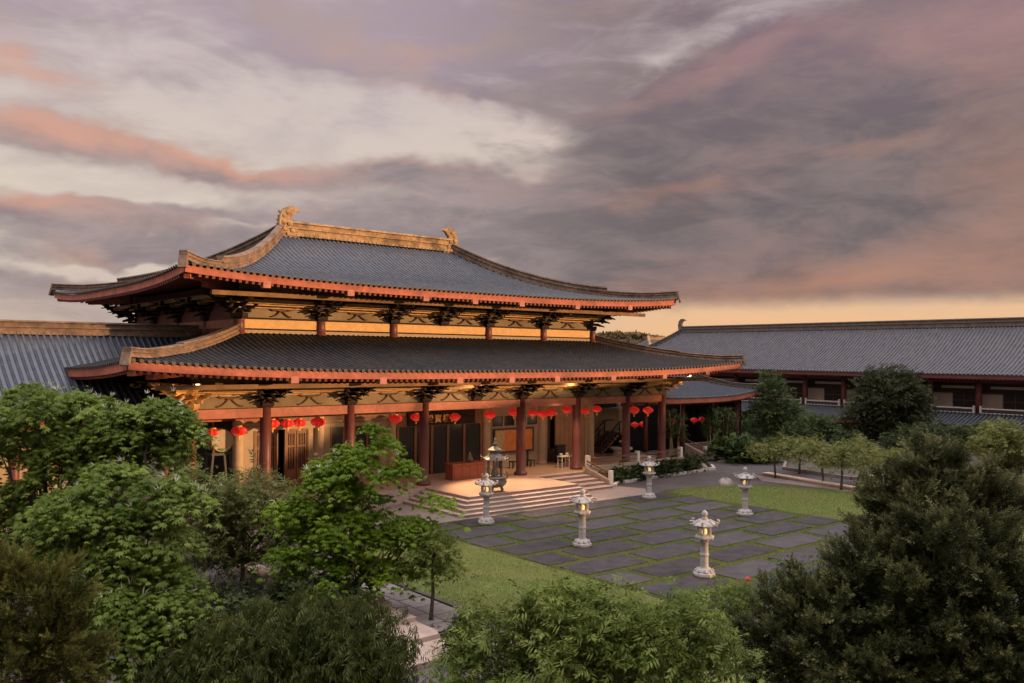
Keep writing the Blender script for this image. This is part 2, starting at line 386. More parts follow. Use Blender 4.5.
def build_roof(rf, parent, name, tile, sides, ribsides=None, pitch=0.32, nm=40, fas=True, rafters=True, fh=0.34, soff_v=0.55, hipmat=None, fmat=None, rmat=None, hips=((-1,'f'),(1,'f'),(-1,'k'),(1,'k')), hh=(0.62,0.42), step=0.3, rlim={}):
    hipmat = hipmat or M['hipridge']; fmat = fmat or M['fascia']; rmat = rmat or M['rafter']
    parts = [gridarr(rf.surface(sd)) for sd in sides]; caps = []
    for sd in (ribsides or sides):
        lo, hi = rlim.get(sd, (-1e9,1e9)); parts.append(rf.ribs(sd, pitch, pitch*.26, nm, lo, hi)); caps += rf.caps
    V, Q = catarr(parts); TT = []; r3 = np.random.default_rng(len(Q))
    for i, (v_, q_) in enumerate(parts):
        TT.append(np.full(len(q_), .42) if i < len(sides) else np.clip(np.repeat(r3.normal(.5,.2,len(q_)//10+1), 10)[:len(q_)], 0, 1))
    top = npmesh(name, V, Q, tile, parent, np.concatenate(TT))
    if caps:
        n = len(caps); o8 = (np.arange(n)*8)[:,None,None]
        npmesh('tile_ends', np.concatenate(caps), (np.array([[0,1,2,3],[0,3,4,7],[4,5,6,7]])[None]+o8).reshape(-1,4), M['tile_end'] if tile.name.startswith('roof') else tile, top)['kind'] = 'stuff'
    # soffit boards under the tiles
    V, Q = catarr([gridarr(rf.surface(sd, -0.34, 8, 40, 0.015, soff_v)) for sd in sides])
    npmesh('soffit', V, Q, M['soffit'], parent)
    if fas:
        for sd in sides:
            mb = MB(); A, Ai, B, Bi, mp = rf.side(sd)
            e = rf.edge(sd, 0.012, -0.07-fh)
            mb.sweep([tuple(p) for p in e], [(-.05,0),(.05,0),(.05,fh),(-.05,fh)])
            mb.build('fascia', fmat, parent)
    if rafters:
        mb = MB()
        for sd in sides:
            A, Ai, B, Bi, mp = rf.side(sd); n = int(2*A/pitch); L = (B-Bi)
            for i in range(n):
                l = (i-(n-1)/2)*pitch; v1 = min(soff_v, (A-abs(l))/(A-Ai)) if A>Ai else soff_v
                if v1 < 0.06: continue
                v0 = 0.1/L if L else 0.02
                p0 = rf.pt(sd, l, v0, -0.07-fh-0.07); p1 = rf.pt(sd, l, v1, -0.42)
                mb.bar(tuple(p0), tuple(p1), 0.14, 0.13)
        mb.build('rafters', rmat, parent)
    for sx, sd in hips:
        mb = MB()
        def hp(v, dz=0.0):
            q = rf.pt(sd, sx*(rf.a-(rf.a-rf.ai)*v), v, dz); return tuple(q)
        mb.sweep([hp(v) for v in np.linspace(1, step, 16)], RIDGE_PROF(.42, hh[0]))
        mb.sweep([hp(v, 0.03 + 0.10*max(0,(0.14-v))/0.14) for v in np.linspace(step+.03, 0.0, 10)], RIDGE_PROF(.38, hh[1]))
        q0 = Vector(hp(0.0)); q1 = Vector(hp(0.05)); d = (q0-q1); d.z = 0; d.normalize()
        mb.bar(tuple(q0 - d*0.06 + Vector((0,0,.10))), tuple(q0 + d*0.06 + Vector((0,0,.14))), .40, hh[1]+.34)
        mb.build('hip_ridge', hipmat, parent)
    return top

def corner_beams(rf, parent, m, vin=0.45, dz=-0.62):
    for sx, sd in ((-1,'f'),(1,'f'),(-1,'k'),(1,'k')):
        mb = MB()
        p0 = rf.pt(sd, sx*(rf.a-(rf.a-rf.ai)*.03), .03, dz+.08); p1 = rf.pt(sd, sx*(rf.a-(rf.a-rf.ai)*vin), vin, dz-.1)
        mb.bar(tuple(p0), tuple(p1), .3, .26); 
        p2 = rf.pt(sd, sx*(rf.a-(rf.a-rf.ai)*.17), .17, dz-.16)
        mb.bar(tuple(p2), tuple(Vector(p1)+Vector((0,0,-.26))), .34, .26)
        mb.build('corner_beam', m, parent)

# ------------------------------------------------------------------ main hall
CX = 30.93; YC = 53.3
YL, YU = 40.94, 44.38
HL = [3.56, 8.27, 12.93, 16.61]
XL = [CX-h for h in reversed(HL)] + [CX+h for h in HL]
XU = [CX-12.93, CX-8.27, CX-3.56, CX+3.56, CX+8.27, CX+12.93]
TZ = 0.75
hall = thing('main_hall', (CX, YC, 0), 'double-eaved temple hall with blue grey tiled roofs and red columns', 'temple hall')

lower = Roof(CX, YC, 20.6, 16.36, 13.05, 9.0, 7.2, 9.12, 0.54, 0.62, 3.2)
YR = 53.0
upper = Roof(CX, YR, 17.3, 12.9, 6.7, 0.02, 11.66, 15.75, 0.5, 0.16, 3.2, e=2.3)
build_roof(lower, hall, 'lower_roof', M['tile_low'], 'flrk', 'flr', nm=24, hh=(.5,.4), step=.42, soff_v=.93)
build_roof(upper, hall, 'upper_roof', M['tile'], 'flrk', 'flr', nm=44, hh=(.72,.44), step=.3, soff_v=.4)
corner_beams(lower, hall, M['fascia'], .5); corner_beams(upper, hall, M['fascia'], .36)

# hanging blocks below the two front fascias
for rf, xs in ((lower, (17.66,22.32,26.97,30.5,33.88,38.49,43.2,47.6)), (upper, (17.7,22.28,26.97,30.37,33.9,38.52,43.4))):
    for x in xs:
        mb = MB(); q = rf.pt('f', x-CX, .012, -.07-.38)
        mb.box(q[0]-.19, q[0]+.19, q[1]-.06, q[1]+.3, q[2]-.2, q[2]+.12)
        mb.build('fascia_block', M['lintel'], hall)

# main ridge and its two ornaments
mb = MB()
mb.sweep([(CX+x, YR, 15.72) for x in np.linspace(-6.4, 6.7, 12)], RIDGE_PROF(.62, .95))
for i in range(42):
    x = CX-6.3+i*12.9/41
    mb.disc((x, YR-.335, 15.80), (0, -1, 0), .1, 8)
mb.build('main_ridge', M['ridge'], hall)
def chiwen(parent, x, sx, y, z, sc, m, dirx=True):
    """fish-tailed ridge end: solid back edge outwards, tail curling in over the ridge"""
    out = [(-.50,-.25),(-.52,.55),(-.47,1.0),(-.36,1.3),(-.16,1.52),(.08,1.62),(.26,1.60),(.34,1.70),(.42,1.55),(.66,1.50),(.78,1.38),(.60,1.36),(.46,1.26),(.36,1.10),(.25,1.02),(.22,.90),(.40,.84),(.44,.66),(.36,.56),(.52,.50),(.56,.36),(.74,.30),(.70,-.25)]
    mb = MB()
    def f(t):
        def g(a, b):
            th = t*(0.20 if b < .9 else 0.15)
            return (x-sx*a*sc, y+th*sc, z+b*sc) if dirx else (x+th*sc, y-sx*a*sc, z+b*sc)
        return g
    mb.prism(out, f(-1), f(1))
    for k, (a, b, r_) in enumerate(((-.2,1.05,.15),(.0,1.28,.13),(-.22,.68,.16),(.12,.6,.17),(-.2,.3,.16),(.3,.22,.17))):
        for sd in (-1, 1):
            p = f(sd*1.12)(a, b)
            mb.lathe([(0.01,-r_*sc),(r_*.8*sc,-.5*r_*sc),(r_*sc,0),(r_*.7*sc,.6*r_*sc),(0.01,r_*sc)], p, 7, sy=.5 if dirx else 1, sx=1 if dirx else .5)
    # fins along the back
    for k in range(6):
        b = .1+k*.24; a = -.52+.05*max(0,k-3)
        p = f(0)(a-.05, b); mb.lathe([(0.01,-.09*sc),(.07*sc,0),(0.01,.1*sc)], p, 5)
    mb.build('ridge_ornament', m, parent)
chiwen(hall, CX-6.3, -1, YR, 15.8, 1.12, M['ridge']); chiwen(hall, CX+6.75, 1, YR, 15.8, 1.05, M['ridge'])

# --- columns, pillars
def column_mesh(mb, x, y, z0, z1, r_):
    mb.lathe([(r_*1.45,0),(r_*1.5,.12),(r_*1.2,.2),(r_*1.0,.24),(r_*1.02,(z1-z0)*.4),(r_*.95,z1-z0)], (x,y,z0), 18)
mb = MB(); column_mesh(mb, XL[0], YL, TZ, 5.40, .28)
c0 = mb.build('column', M['column'], hall, origin=(XL[0],YL,TZ), smooth=True)
for x in XL[1:]: dup_part(c0, (x, YL, TZ))
for y in (44.4, 49.0, 53.3, 57.6, 62.2): 
    dup_part(c0, (XL[0], y, TZ)); dup_part(c0, (XL[-1], y, TZ))
mb = MB(); column_mesh(mb, XU[0], YU, TZ, 7.6, .27)
p0 = mb.build('pillar', M['pillar'], hall, origin=(XU[0],YU,TZ), smooth=True)
for x in XU[1:]: dup_part(p0, (x, YU, TZ))
mb = MB(); mb.lathe([(.40,0),(.36,.06),(.31,.1),(.29,.72),(.32,.76)], (XU[0],YU-.02,9.08), 16)
s0 = mb.build('short_column', M['column'], hall, origin=(XU[0],YU-.02,9.08), smooth=True)
for x in XU[1:]: dup_part(s0, (x, YU-.02, 9.08))
for y in (48.8, 53.3, 57.8): dup_part(s0, (XU[0]+.02, y, 9.08))

# --- bracket sets
def bracket_mesh(mb, sc=1.0, corner=False):
    def B(x0,x1,y0,y1,z0,z1): mb.box(x0*sc,x1*sc,y0*sc,y1*sc,z0*sc,z1*sc)
    mb.mi = 0
    mb.frustum(0,0,0,.12*sc,.22*sc,.22*sc,.30*sc,.30*sc); B(-.30,.30,-.30,.30,.12,.26)
    for t in range(4):
        z = .28+.22*t; ln = .52+.24*t; wd = .085+.002*t
        B(-ln,ln,-wd,wd,z,z+.15)
        out = .40+.30*t
        B(-wd-.004,wd+.004,-out,out*.5,z+.015,z+.165)
        for sx in (-1,1):
            B(sx*ln-.12,sx*ln+.12,-.12,.12,z+.15,z+.222)
            if t: 
                y = -out+.1; l2 = .34+.16*t
                B(-l2,l2,y-.07,y+.07,z-.005,z+.13)
                B(sx*l2-.1,sx*l2+.1,y-.1,y+.1,z+.13,z+.215)
                # petal-shaped arm ends spreading outwards
                mb.bar((sx*l2*.8*sc,(y)*sc,(z-.02)*sc),(sx*(l2+.24)*sc,(y-.14)*sc,(z+.2)*sc),.12*sc,.1*sc,.05*sc,.05*sc)
                mb.bar((sx*ln*.8*sc,0,(z-.02)*sc),(sx*(ln+.24)*sc,-.12*sc,(z+.2)*sc),.12*sc,.1*sc,.05*sc,.05*sc)
    for t in (0,1,2,3):
        # carved noses
        z = .36+.22*t; out = .40+.30*t
        mb.mi = 0
        mb.bar((0,-out*sc+.05,z*sc),(0,(-out-.34)*sc,(z-.13)*sc),.13*sc,.16*sc,.09*sc,.05*sc)
        for sx in (-1,1):
            mb.bar((sx*.16*sc,-.3*sc,z*sc),(sx*(.42+.2*t)*sc,(-out-.12)*sc,(z-.08)*sc),.11*sc,.13*sc,.08*sc,.05*sc)
    mb.mi = 1
    for sx, yy, zz in ((.46,-1.12,.98),(-.46,-1.12,.98),(0,-1.35,1.0),(.72,-.62,.9),(-.72,-.62,.9)):
        mb.bar((sx*sc,(yy+.3)*sc,zz*sc),(sx*1.12*sc,(yy-.12)*sc,(zz-.05)*sc),.16*sc,.16*sc,.1*sc,.1*sc)
        mb.lathe([(.03*sc,-.07*sc),(.085*sc,-.02*sc),(.09*sc,.05*sc),(.03*sc,.1*sc)], (sx*1.14*sc,(yy-.14)*sc,zz*sc), 7)
    mb.mi = 0
mb = MB(); bracket_mesh(mb, 1.0)
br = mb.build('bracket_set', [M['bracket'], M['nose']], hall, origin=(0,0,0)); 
def place_bracket(x, y, z, rz, sc=1.0, first=[True]):
    if first[0]:
        o = br; o.location = Vector((x,y,z))-Vector((CX,YC,0)); o.rotation_euler = (0,0,rz); ORG[o.name]=(x,y,z); first[0] = False
    else: o = dup_part(br, (x,y,z), rz)
    o.scale = (sc*1.08,sc*1.15,sc*1.12)
for x in XL[1:-1]+[CX]: place_bracket(x, YL, 5.38, 0, .95)
mb = MB(); bracket_mesh(mb, 1.1)
cbk = mb.build('corner_bracket', [M['purlin'], M['nose']], hall, origin=(0,0,0))  # gold tone puts the floodlight glow into the bracket colour
dup_part(cbk, (XL[-1], YL, 5.38), PI/4)
cbk.location = Vector((XL[0], YL, 5.38))-Vector((CX,YC,0)); cbk.rotation_euler = (0,0,-PI/4)
for x in XU[1:-1]+[CX]: place_bracket(x, YU-.05, 9.86, 0, .95)
place_bracket(XU[0], YU-.03, 9.86, -PI/4, 1.1); place_bracket(XU[-1], YU-.03, 9.86, PI/4, 1.1)
for y in (48.8, 53.3, 57.8): place_bracket(XU[0], y, 9.86, -PI/2, .95)
place_bracket(XU[0], 62.2, 9.86, -PI*.75, 1.1)
for y in (44.4, 49.0): place_bracket(XL[0], y, 5.38, -PI/2, .95); place_bracket(XL[-1], y, 5.38, PI/2, .95)

# --- lower lintel, frieze, purlins (front, left, right)
for a, b in zip(XL, XL[1:]):
    mb = MB(); mb.box(a+.2, b-.2, YL-.16, YL+.16, 4.92, 5.37); mb.build('lintel', M['lintel'], hall)
for x in (XL[0], XL[-1]):
    ys = [YL,44.4,49.0,53.3,57.6,62.2]
    for a, b in zip(ys, ys[1:]):
        mb = MB(); mb.box(x-.16, x+.16, a+.2, b-.2, 4.92, 5.37); mb.build('lintel', M['lintel'], hall)
mb = MB()
mb.box(XL[0], XL[-1], YL-.05, YL+.05, 5.40, 7.6)
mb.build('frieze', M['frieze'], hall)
for x in (XL[0], XL[-1]):
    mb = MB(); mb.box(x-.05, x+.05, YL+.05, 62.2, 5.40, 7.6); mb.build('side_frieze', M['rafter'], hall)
mb = MB()
mb.box(XL[0]-.1, XL[-1]+.1, YL-.13, YL+.12, 5.98, 6.12)
mb.box(XL[0]-.5, XL[-1]+.5, YL-.62, YL-.42, 6.10, 6.26)
mb.box(XL[0]-1., XL[-1]+1., YL-.98, YL-.80, 6.20, 6.40)
for sx, x in ((-1,XL[0]),(1,XL[-1])):
    mb.box(x-.12, x+.12, YL+.2, 62.2, 6.18, 6.36)
    mb.box(x+sx*.42-.001, x+sx*.62, YL, 62.2, 6.42, 6.62); mb.box(min(x+sx*.98,x+sx*1.18), max(x+sx*.98,x+sx*1.18), YL-1, 62.2, 6.42, 6.64)
mb.build('eave_purlin', M['purlin'], hall)
mb = MB(); mb.box(XL[0]-2.4, XL[-1]+2.4, 38.2, 38.4, 6.42, 6.63); mb.build('outer_purlin', M['purlin_dark'], hall)

def renzi(x, y, z, w, h):
    """inverted-V strut between two bracket sets"""
    mb = MB()
    for s in (-1,1):
        pts = []
        for t in np.linspace(0,1,8):
            pts.append((x+s*(.05+t*w*.5), y, z+h*(1-t)**1.7*.92+.05))
        pts.append((x+s*w*.56, y, z+.09))
        for p, q in zip(pts, pts[1:]): mb.bar(p, q, .05, .06)
    mb.box(x-.16, x+.16, y-.07, y+.07, z+h*.93, z+h*1.06); mb.box(x-.42, x+.42, y-.055, y+.055, z+h*1.06, z+h*1.22)
    for s in (-1,1): mb.bar((x+s*.4,y,z+h*1.14),(x+s*.6,y,z+h*1.34),.1,.09)
    return mb
def mids(L, extra): 
    L = sorted(L+extra); return [(a+b)/2 for a, b in zip(L, L[1:])]
for x in mids(XL, [CX]): renzi(x, YL-.09, 5.43, 1.15, .42).build('strut', M['strut'], hall)
for x in mids(XU, [CX]): renzi(x, YU-.13, 9.98, 1.0, .34).build('strut', M['strut'], hall)

# --- upper storey walls
mb = MB()
mb.box(XU[0]-.04, XU[-1]+.04, YU-.04, YU+.1, 9.96, 11.72)
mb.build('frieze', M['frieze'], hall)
for x in (XU[0], XU[-1]):
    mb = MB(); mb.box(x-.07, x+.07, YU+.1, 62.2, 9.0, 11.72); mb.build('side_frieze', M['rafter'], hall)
mb = MB()
mb.box(XU[0], XU[-1], YU-.14, YU+.06, 9.38, 9.86)
mb.build('gold_beam', M['gold'], hall)
mb = MB()
mb.box(XU[0]-.05, XU[-1]+.05, YU-.10, YU+.06, 9.30, 9.375); mb.box(XU[0]-.05, XU[-1]+.05, YU-.2, YU-.045, 9.862, 9.955)
mb.build('beam_moulding', M['bracket'], hall)
mb = MB()
mb.box(XU[0]-.05, XU[-1]+.05, YU-.16, YU+.05, 9.12, 9.295)
for i in range(92):
    x = XU[0]+ .15 + i*.302
    mb.disc((x, YU-.165, 9.2), (0,-1,0), .085, 8)
mb.build('base_moulding', M['cream'], hall)
for x in (XU[0],):
    mb = MB(); mb.box(x-.16, x+.05, YU+.2, 62.1, 9.4, 9.84); mb.build('side_beam', M['lintel'], hall)
mb = MB()
mb.box(XU[0]-.1, XU[-1]+.1, YU-.24, YU-.042, 10.44, 10.58)
mb.box(XU[0]-.5, XU[-1]+.5, YU-.72, YU-.52, 10.56, 10.72)
mb.box(XU[0]-1., XU[-1]+1., YU-1.0, YU-.82, 10.66, 10.88)
for sx, x in ((-1,XU[0]),(1,XU[-1])):
    mb.box(min(x+sx*.52,x+sx*.72), max(x+sx*.52,x+sx*.72), YU-.3, 62.3, 10.82, 11.0)
    mb.box(min(x+sx*1.08,x+sx*1.3), max(x+sx*1.08,x+sx*1.3), YU-.9, 63, 10.92, 11.14)
mb.build('eave_purlin', M['purlin'], hall)
mb = MB(); mb.box(XU[0]-2.5, XU[-1]+2.5, 41.5, 41.72, 10.88, 11.1); mb.build('outer_purlin', M['purlin_dark'], hall)

# --- inner wall of the veranda with doors and windows
mb = MB()
def wall(x0, x1, z0, z1, y=YU): mb.box(x0, x1, y, y+.18, z0, z1)
wall(XU[0], XU[-1], 4.12, 5.6)                    # band above the doors
wall(XU[0], XU[0]+.9, TZ, 4.12)
wall(XU[0]+4.0, XU[1]+.7, TZ, 4.12); wall(XU[1]+3.9, XU[2], TZ, 4.12)
wall(XU[1]+.7, XU[1]+3.9, TZ, 1.7)
wall(XU[3], XU[4]-.0, TZ, 3.35); 
wall(XU[4]+.15, XU[4]+.55, TZ, 4.12); wall(XU[5]-.5, XU[5], TZ, 4.12)
mb.build('inner_wall', M['cream'], hall)
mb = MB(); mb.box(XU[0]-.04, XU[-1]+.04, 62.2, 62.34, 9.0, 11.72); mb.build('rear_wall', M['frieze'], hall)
mb = MB(); mb.box(XL[0], XL[-1], YL+.1, 62, 5.62, 5.66); mb.build('ceiling', M['purlin'], hall)
mb = MB(); mb.box(XU[0]-.1, XU[2], YU-.12, YU-.003, 4.35, 5.3); mb.build('upper_board', M['wood'], hall)
mb = MB(); mb.box(XU[3], XU[5], YU-.12, YU-.003, 4.75, 5.4); mb.build('upper_board', M['wood'], hall)
mb = MB(); mb.box(XU[0], XU[2], YU-.09, YU-.003, 3.95, 4.16); mb.box(XU[3]+2.5, XU[5], YU-.09, YU-.003, 3.98, 4.2)
mb.build('door_head', M['cream'], hall)
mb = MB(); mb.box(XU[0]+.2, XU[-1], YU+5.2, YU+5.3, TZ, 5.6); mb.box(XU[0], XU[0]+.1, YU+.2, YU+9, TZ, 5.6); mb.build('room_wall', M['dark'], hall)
def lattice_door(x0, x1, z1, leaves, m, pane):
    d = MB(); w = (x1-x0)/leaves
    d.box(x0-.08, x0, YU-.03, YU+.12, TZ, z1+.1); d.box(x1, x1+.08, YU-.03, YU+.12, TZ, z1+.1); d.box(x0, x1, YU-.03, YU+.12, z1, z1+.1)
    for i in range(leaves):
        a = x0+i*w+.02; b = a+w-.04
        d.box(a, a+.1, YU+.02, YU+.09, TZ+.02, z1-.01); d.box(b-.1, b, YU+.02, YU+.09, TZ+.02, z1-.01)
        d.box(a+.1, b-.1, YU+.02, YU+.09, TZ+.02, TZ+1.0); d.box(a+.1, b-.1, YU+.02, YU+.09, z1-.16, z1-.01); d.box(a+.1, b-.1, YU+.025, YU+.085, TZ+2.2, TZ+2.3)
        for k in range(1,4): d.box(a+.1+(b-a-.2)*k/4-.02, a+.1+(b-a-.2)*k/4+.02, YU+.03, YU+.08, TZ+1.0, z1-.16)
    o = d.build('door', m, hall)
    g = MB(); g.box(x0, x1, YU+.05, YU+.06, TZ+1.0, z1-.1); g.build('pane', pane, o)
lattice_door(XU[0]+.95, XU[0]+2.15, 3.85, 2, M['wood'], M['glass'])
lattice_door(XU[0]+2.7, XU[0]+3.95, 3.85, 2, M['wood'], M['dark'])
w_ = MB(); w_.box(XU[1]+.7, XU[1]+3.9, YU-.02, YU+.02, 3.9, 4.1); w_.box(XU[1]+.7, XU[1]+3.9, YU-.02, YU+.02, 1.7, 1.8)
for k in range(5): w_.box(XU[1]+.7+k*.77, XU[1]+.8+k*.77, YU-.021, YU+.019, 1.8, 3.9)
wo = w_.build('window', M['wood'], hall); g = MB(); g.box(XU[1]+.7, XU[1]+3.9, YU+.03, YU+.04, 1.75, 4.0); g.build('pane', M['glass'], wo)
# glazed centre entrance
d = MB(); x0, x1 = XU[2]+.35, XU[3]-.35
d.box(x0, x1, YU-.06, YU+.1, 3.72, 5.6)
for x in (x0, x0+1.25, x0+2.45, x0+3.65, x0+4.9, x1-.16): d.box(x, x+.16, YU-.04, YU+.1, TZ, 3.72)
ent = d.build('entrance_frame', M['wood'], hall)
g = MB(); g.box(x0+.1, x1-.1, YU+.03, YU+.045, TZ, 3.72); g.build('entrance_glass', M['glass'], hall)
# name board over the entrance
mb = MB(); mb.box(28.4, 33.4, YU-.22, YU-.10, 3.76, 4.62); board = mb.build('name_board', M['bracket'], hall)
def lettering(text, x, y, z, size, m, parent, gap):
    for i, ch in enumerate(text):
        cu = bpy.data.curves.new('lettering', 'FONT'); cu.body = ch; cu.size = size; cu.extrude = 0.012; cu.align_x = 'CENTER'; cu.offset = 0.012
        t = bpy.data.objects.new('lettering', cu); COL.objects.link(t)
        bpy.context.view_layer.update()
        me = bpy.data.meshes.new_from_object(t.evaluated_get(bpy.context.evaluated_depsgraph_get()))
        bpy.data.objects.remove(t)
        me.materials.clear(); me.materials.append(m)
        o = bpy.data.objects.new('letter', me); COL.objects.link(o); o.parent = parent
        po = Vector(ORG[parent.name]); o.location = Vector((x+i*gap, y, z))-po; o.rotation_euler = (PI/2,0,0)
lettering('殿寶雄大', 29.95, YU-.235, 3.97, .52, M['lgold'], board, .60)
# bay with transom window and framed notice, then the timber-panelled bay
t = MB(); a, b = XU[3]+.35, XU[4]-.3
t.box(a, b, YU-.05, YU+.1, 3.35, 3.45); t.box(a, b, YU-.05, YU+.1, 4.15, 4.25)
for k in range(5): t.box(a+(b-a-.1)*k/4, a+(b-a-.1)*k/4+.1, YU-.04, YU+.08, 3.45, 4.15)
tw = t.build('transom_window', M['cream'], hall)
g = MB(); g.box(a, b, YU+.03, YU+.04, 3.4, 4.2); g.build('pane', M['glass'], tw)
mb = MB(); mb.box(XU[4]+1.35, XU[5]-.5, YU+.05, YU+.15, TZ, 3.98)
for k in range(5): mb.box(XU[4]+1.35+k*.42, XU[4]+1.36+k*.42, YU+.03, YU+.05, TZ, 3.98)
mb.build('timber_panel', M['woodlt'], hall)
mb = MB(); mb.box(XU[4]+.55, XU[4]+1.35, YU+.6, YU+.7, TZ, 3.98); mb.build('timber_panel', M['wood'], hall)
# back of the open right-hand side bay, with the stair inside it
mb = MB(); mb.box(45.9, 50.9, 48.3, 48.5, TZ, 4.0); mb.build('side_wall', M['cream'], hall)
mb = MB(); mb.box(52.6, 53.3, 50.0, 50.2, 0, 4.2); mb.build('side_wall', M['cream'], hall)
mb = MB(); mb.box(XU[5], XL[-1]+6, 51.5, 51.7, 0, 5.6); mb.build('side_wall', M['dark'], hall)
mb = MB()
for k in range(8): mb.box(46.9+k*.26, 49.6, 46.2, 47.6, TZ+k*.19-.19*(k>0)+.001*k, TZ+.19+k*.19)
mb.build('inner_stair', M['wood'], hall)
for y in (46.1, 47.7):
    mb = MB()
    mb.bar((46.7,y,1.5),(48.7,y,3.1),.09,.09); mb.bar((46.7,y,1.1),(48.7,y,2.7),.06,.06); mb.bar((48.7,y,3.1),(49.7,y,3.1),.09,.09)
    for k in range(4): mb.bar((46.7+k*.66,y,.75+k*.45),(46.7+k*.66,y,1.5+k*.53),.08,.08)
    mb.build('stair_rail', M['metal'], hall)

# --- platform with its steps
mb = MB()
mb.mi = 0
mb.box(12.8, 49.2, 40.0, 66, 0, TZ-.003)
mb.mi = 2
mb.box(12.9, 49.1, 40.1, 66.1, TZ-.003, TZ)
XA0, XA1, XB1 = 26.85, 34.7, 38.7
for k in range(5):
    z1 = TZ-.15*k; z0 = z1-.15
    mb.mi = 1 if k else 2
    y0 = 36.0-.36*k; x0 = XA0-.36*k
    mb.mi = 2 if k == 0 else 0
    mb.box(x0, XA1+.0*k, y0, 40.0, z1-.012, z1); mb.mi = 1; mb.box(x0+.03, XA1, y0+.03, 40.0-.001*k, z0, z1-.012)
    yb = 39.6-.62*k; mb.mi = 0
    mb.box(XA1+.001, XB1, yb, 40.0, z1-.012, z1); mb.mi = 1; mb.box(XA1+.002, XB1-.01, yb+.03, 40.0-.001*k, z0, z1-.012)
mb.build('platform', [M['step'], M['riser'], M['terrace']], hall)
# ------------------------------------------------------------------ side buildings
def simple_cols(parent, pts, z0, z1, r_, m):
    mb = MB(); mb.lathe([(r_,0),(r_,z1-z0)], (pts[0][0],pts[0][1],z0), 12)
    c = mb.build('column', m, parent, origin=(pts[0][0],pts[0][1],z0), smooth=True)
    for p in pts[1:]: dup_part(c, (p[0],p[1],z0))

# west wing, joined to the left of the hall
lw = thing('side_hall', (-12, 50, 0), 'long low wing with blue grey ribbed roof running off left of the temple hall', 'side hall')
lwr = Roof(-12.5, 50, 31.0, 7.6, 30.9, .03, 5.0, 8.98, .0, .72, 3)
build_roof(lwr, lw, 'roof', M['tile'], 'fk', 'f', nm=34, hips=(), fh=.3, soff_v=.5, rafters=False, rlim={'f':(3.0,31)})
mb = MB(); mb.sweep([(x, 50, 8.92) for x in np.linspace(-38, 18, 20)], RIDGE_PROF(.5,.72))
for i in range(60): mb.disc((-1.5+i*.32, 49.73, 9.0), (0,-1,0), .09, 8)
mb.build('main_ridge', M['hipridge'], lw)
mb = MB(); mb.box(-38, 12, 44.6, 55.4, 0, 5.3); mb.build('wall', M['cream'], lw)
simple_cols(lw, [(x, 43.4) for x in (-6,-1.5,3,7.5,11.3)], 0, 5.0, .22, M['column'])

# gallery east of the hall
an = thing('gallery', (55, 48, 0), 'low tiled gallery with upturned corner linking temple hall and far wing', 'gallery')
anr = Roof(55.2, 48.2, 8.6, 4.4, 3.0, .03, 4.86, 6.75, .62, .6, 3.2)
build_roof(anr, an, 'roof', M['tile'], 'fr', 'fr', nm=20, hips=((1,'f'),), fh=.34, soff_v=.5, hipmat=M['ridge_dark'], hh=(.42,.34), step=.45)
mb = MB(); mb.sweep([(x, 48.2, 6.7) for x in np.linspace(48.6, 58.3, 6)], RIDGE_PROF(.42,.5)); mb.build('main_ridge', M['ridge_dark'], an)
simple_cols(an, [(50.6,45.2),(55,45.2),(59.2,45.2),(62.2,45.2)], 0, 4.7, .2, M['column'])
mb = MB(); mb.box(48, 62.4, 45.1, 45.35, 4.35, 4.62); mb.build('lintel', M['lintel'], an)
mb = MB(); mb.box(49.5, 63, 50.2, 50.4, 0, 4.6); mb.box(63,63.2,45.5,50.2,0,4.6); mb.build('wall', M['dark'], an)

# long two-storey wing closing the courtyard on the right
rw = thing('wing_building', (88.9, 20, 0), 'long two-storey wing with plain grey roof and red columns beyond the courtyard', 'wing building')
rwr = Roof(88.9, 20, 60, 8.3, 53.4, .03, 6.75, 11.3, .35, .62, 3.2, rot=True)
# local f side (-y) maps to +x after rotation, so the side facing the court is 'k'
build_roof(rwr, rw, 'roof', M['tile_wing'], 'fkrl', 'k', pitch=.36, nm=18, hips=((1,'f'),(-1,'k'),(1,'k'),(-1,'f')), fh=.36, soff_v=.5, hipmat=M['ridge_dark'], fmat=M['wingred'], rmat=M['wingred'], hh=(.5,.4), rlim={'k':(-70,25)})
mb = MB(); mb.sweep([(88.9, y, 11.25) for y in np.linspace(-33, 73.2, 20)], RIDGE_PROF(.5,.85)); mb.build('main_ridge', M['ridge_dark'], rw)
def hook(parent, x, y, z, s, m, sy):
    mb = MB(); out = [(-.3,0),(-.38,.7),(-.25,1.15),(.0,1.38),(.35,1.4),(.75,1.2),(.4,1.18),(.15,1.0),(.1,.7),(.3,.45),(.35,0)]
    mb.prism(out, lambda a,b:(x-.13*s,y-sy*a*s,z+b*s), lambda a,b:(x+.13*s,y-sy*a*s,z+b*s)); mb.build('ridge_ornament', m, parent)
hook(rw, 88.9, 73.4, 11.45, 1.15, M['ridge_dark'], 1); hook(rw, 88.9, -33.2, 11.45, 1.15, M['ridge_dark'], -1)
WX = 82.5; cys = [73.2-4.37*k for k in range(20)]
simple_cols(rw, [(WX,y) for y in cys], 3.1, 6.4, .26, M['wingred'])
simple_cols(rw, [(WX,y) for y in cys], 0, 2.4, .26, M['wingred'])
mb = MB(); mb.box(WX+.9, 95, -36, 76, 0, 6.9); mb.build('wall', M['wingwall'], rw)
mb = MB(); mb.box(WX-.12, WX+.12, -12, 73.4, 5.95, 6.35); mb.build('lintel', M['wingred'], rw)
mb = MB(); mb.box(WX-.5, WX+.9, -12, 73.4, 2.95, 3.2); mb.build('balcony_floor', M['wingred'], rw)
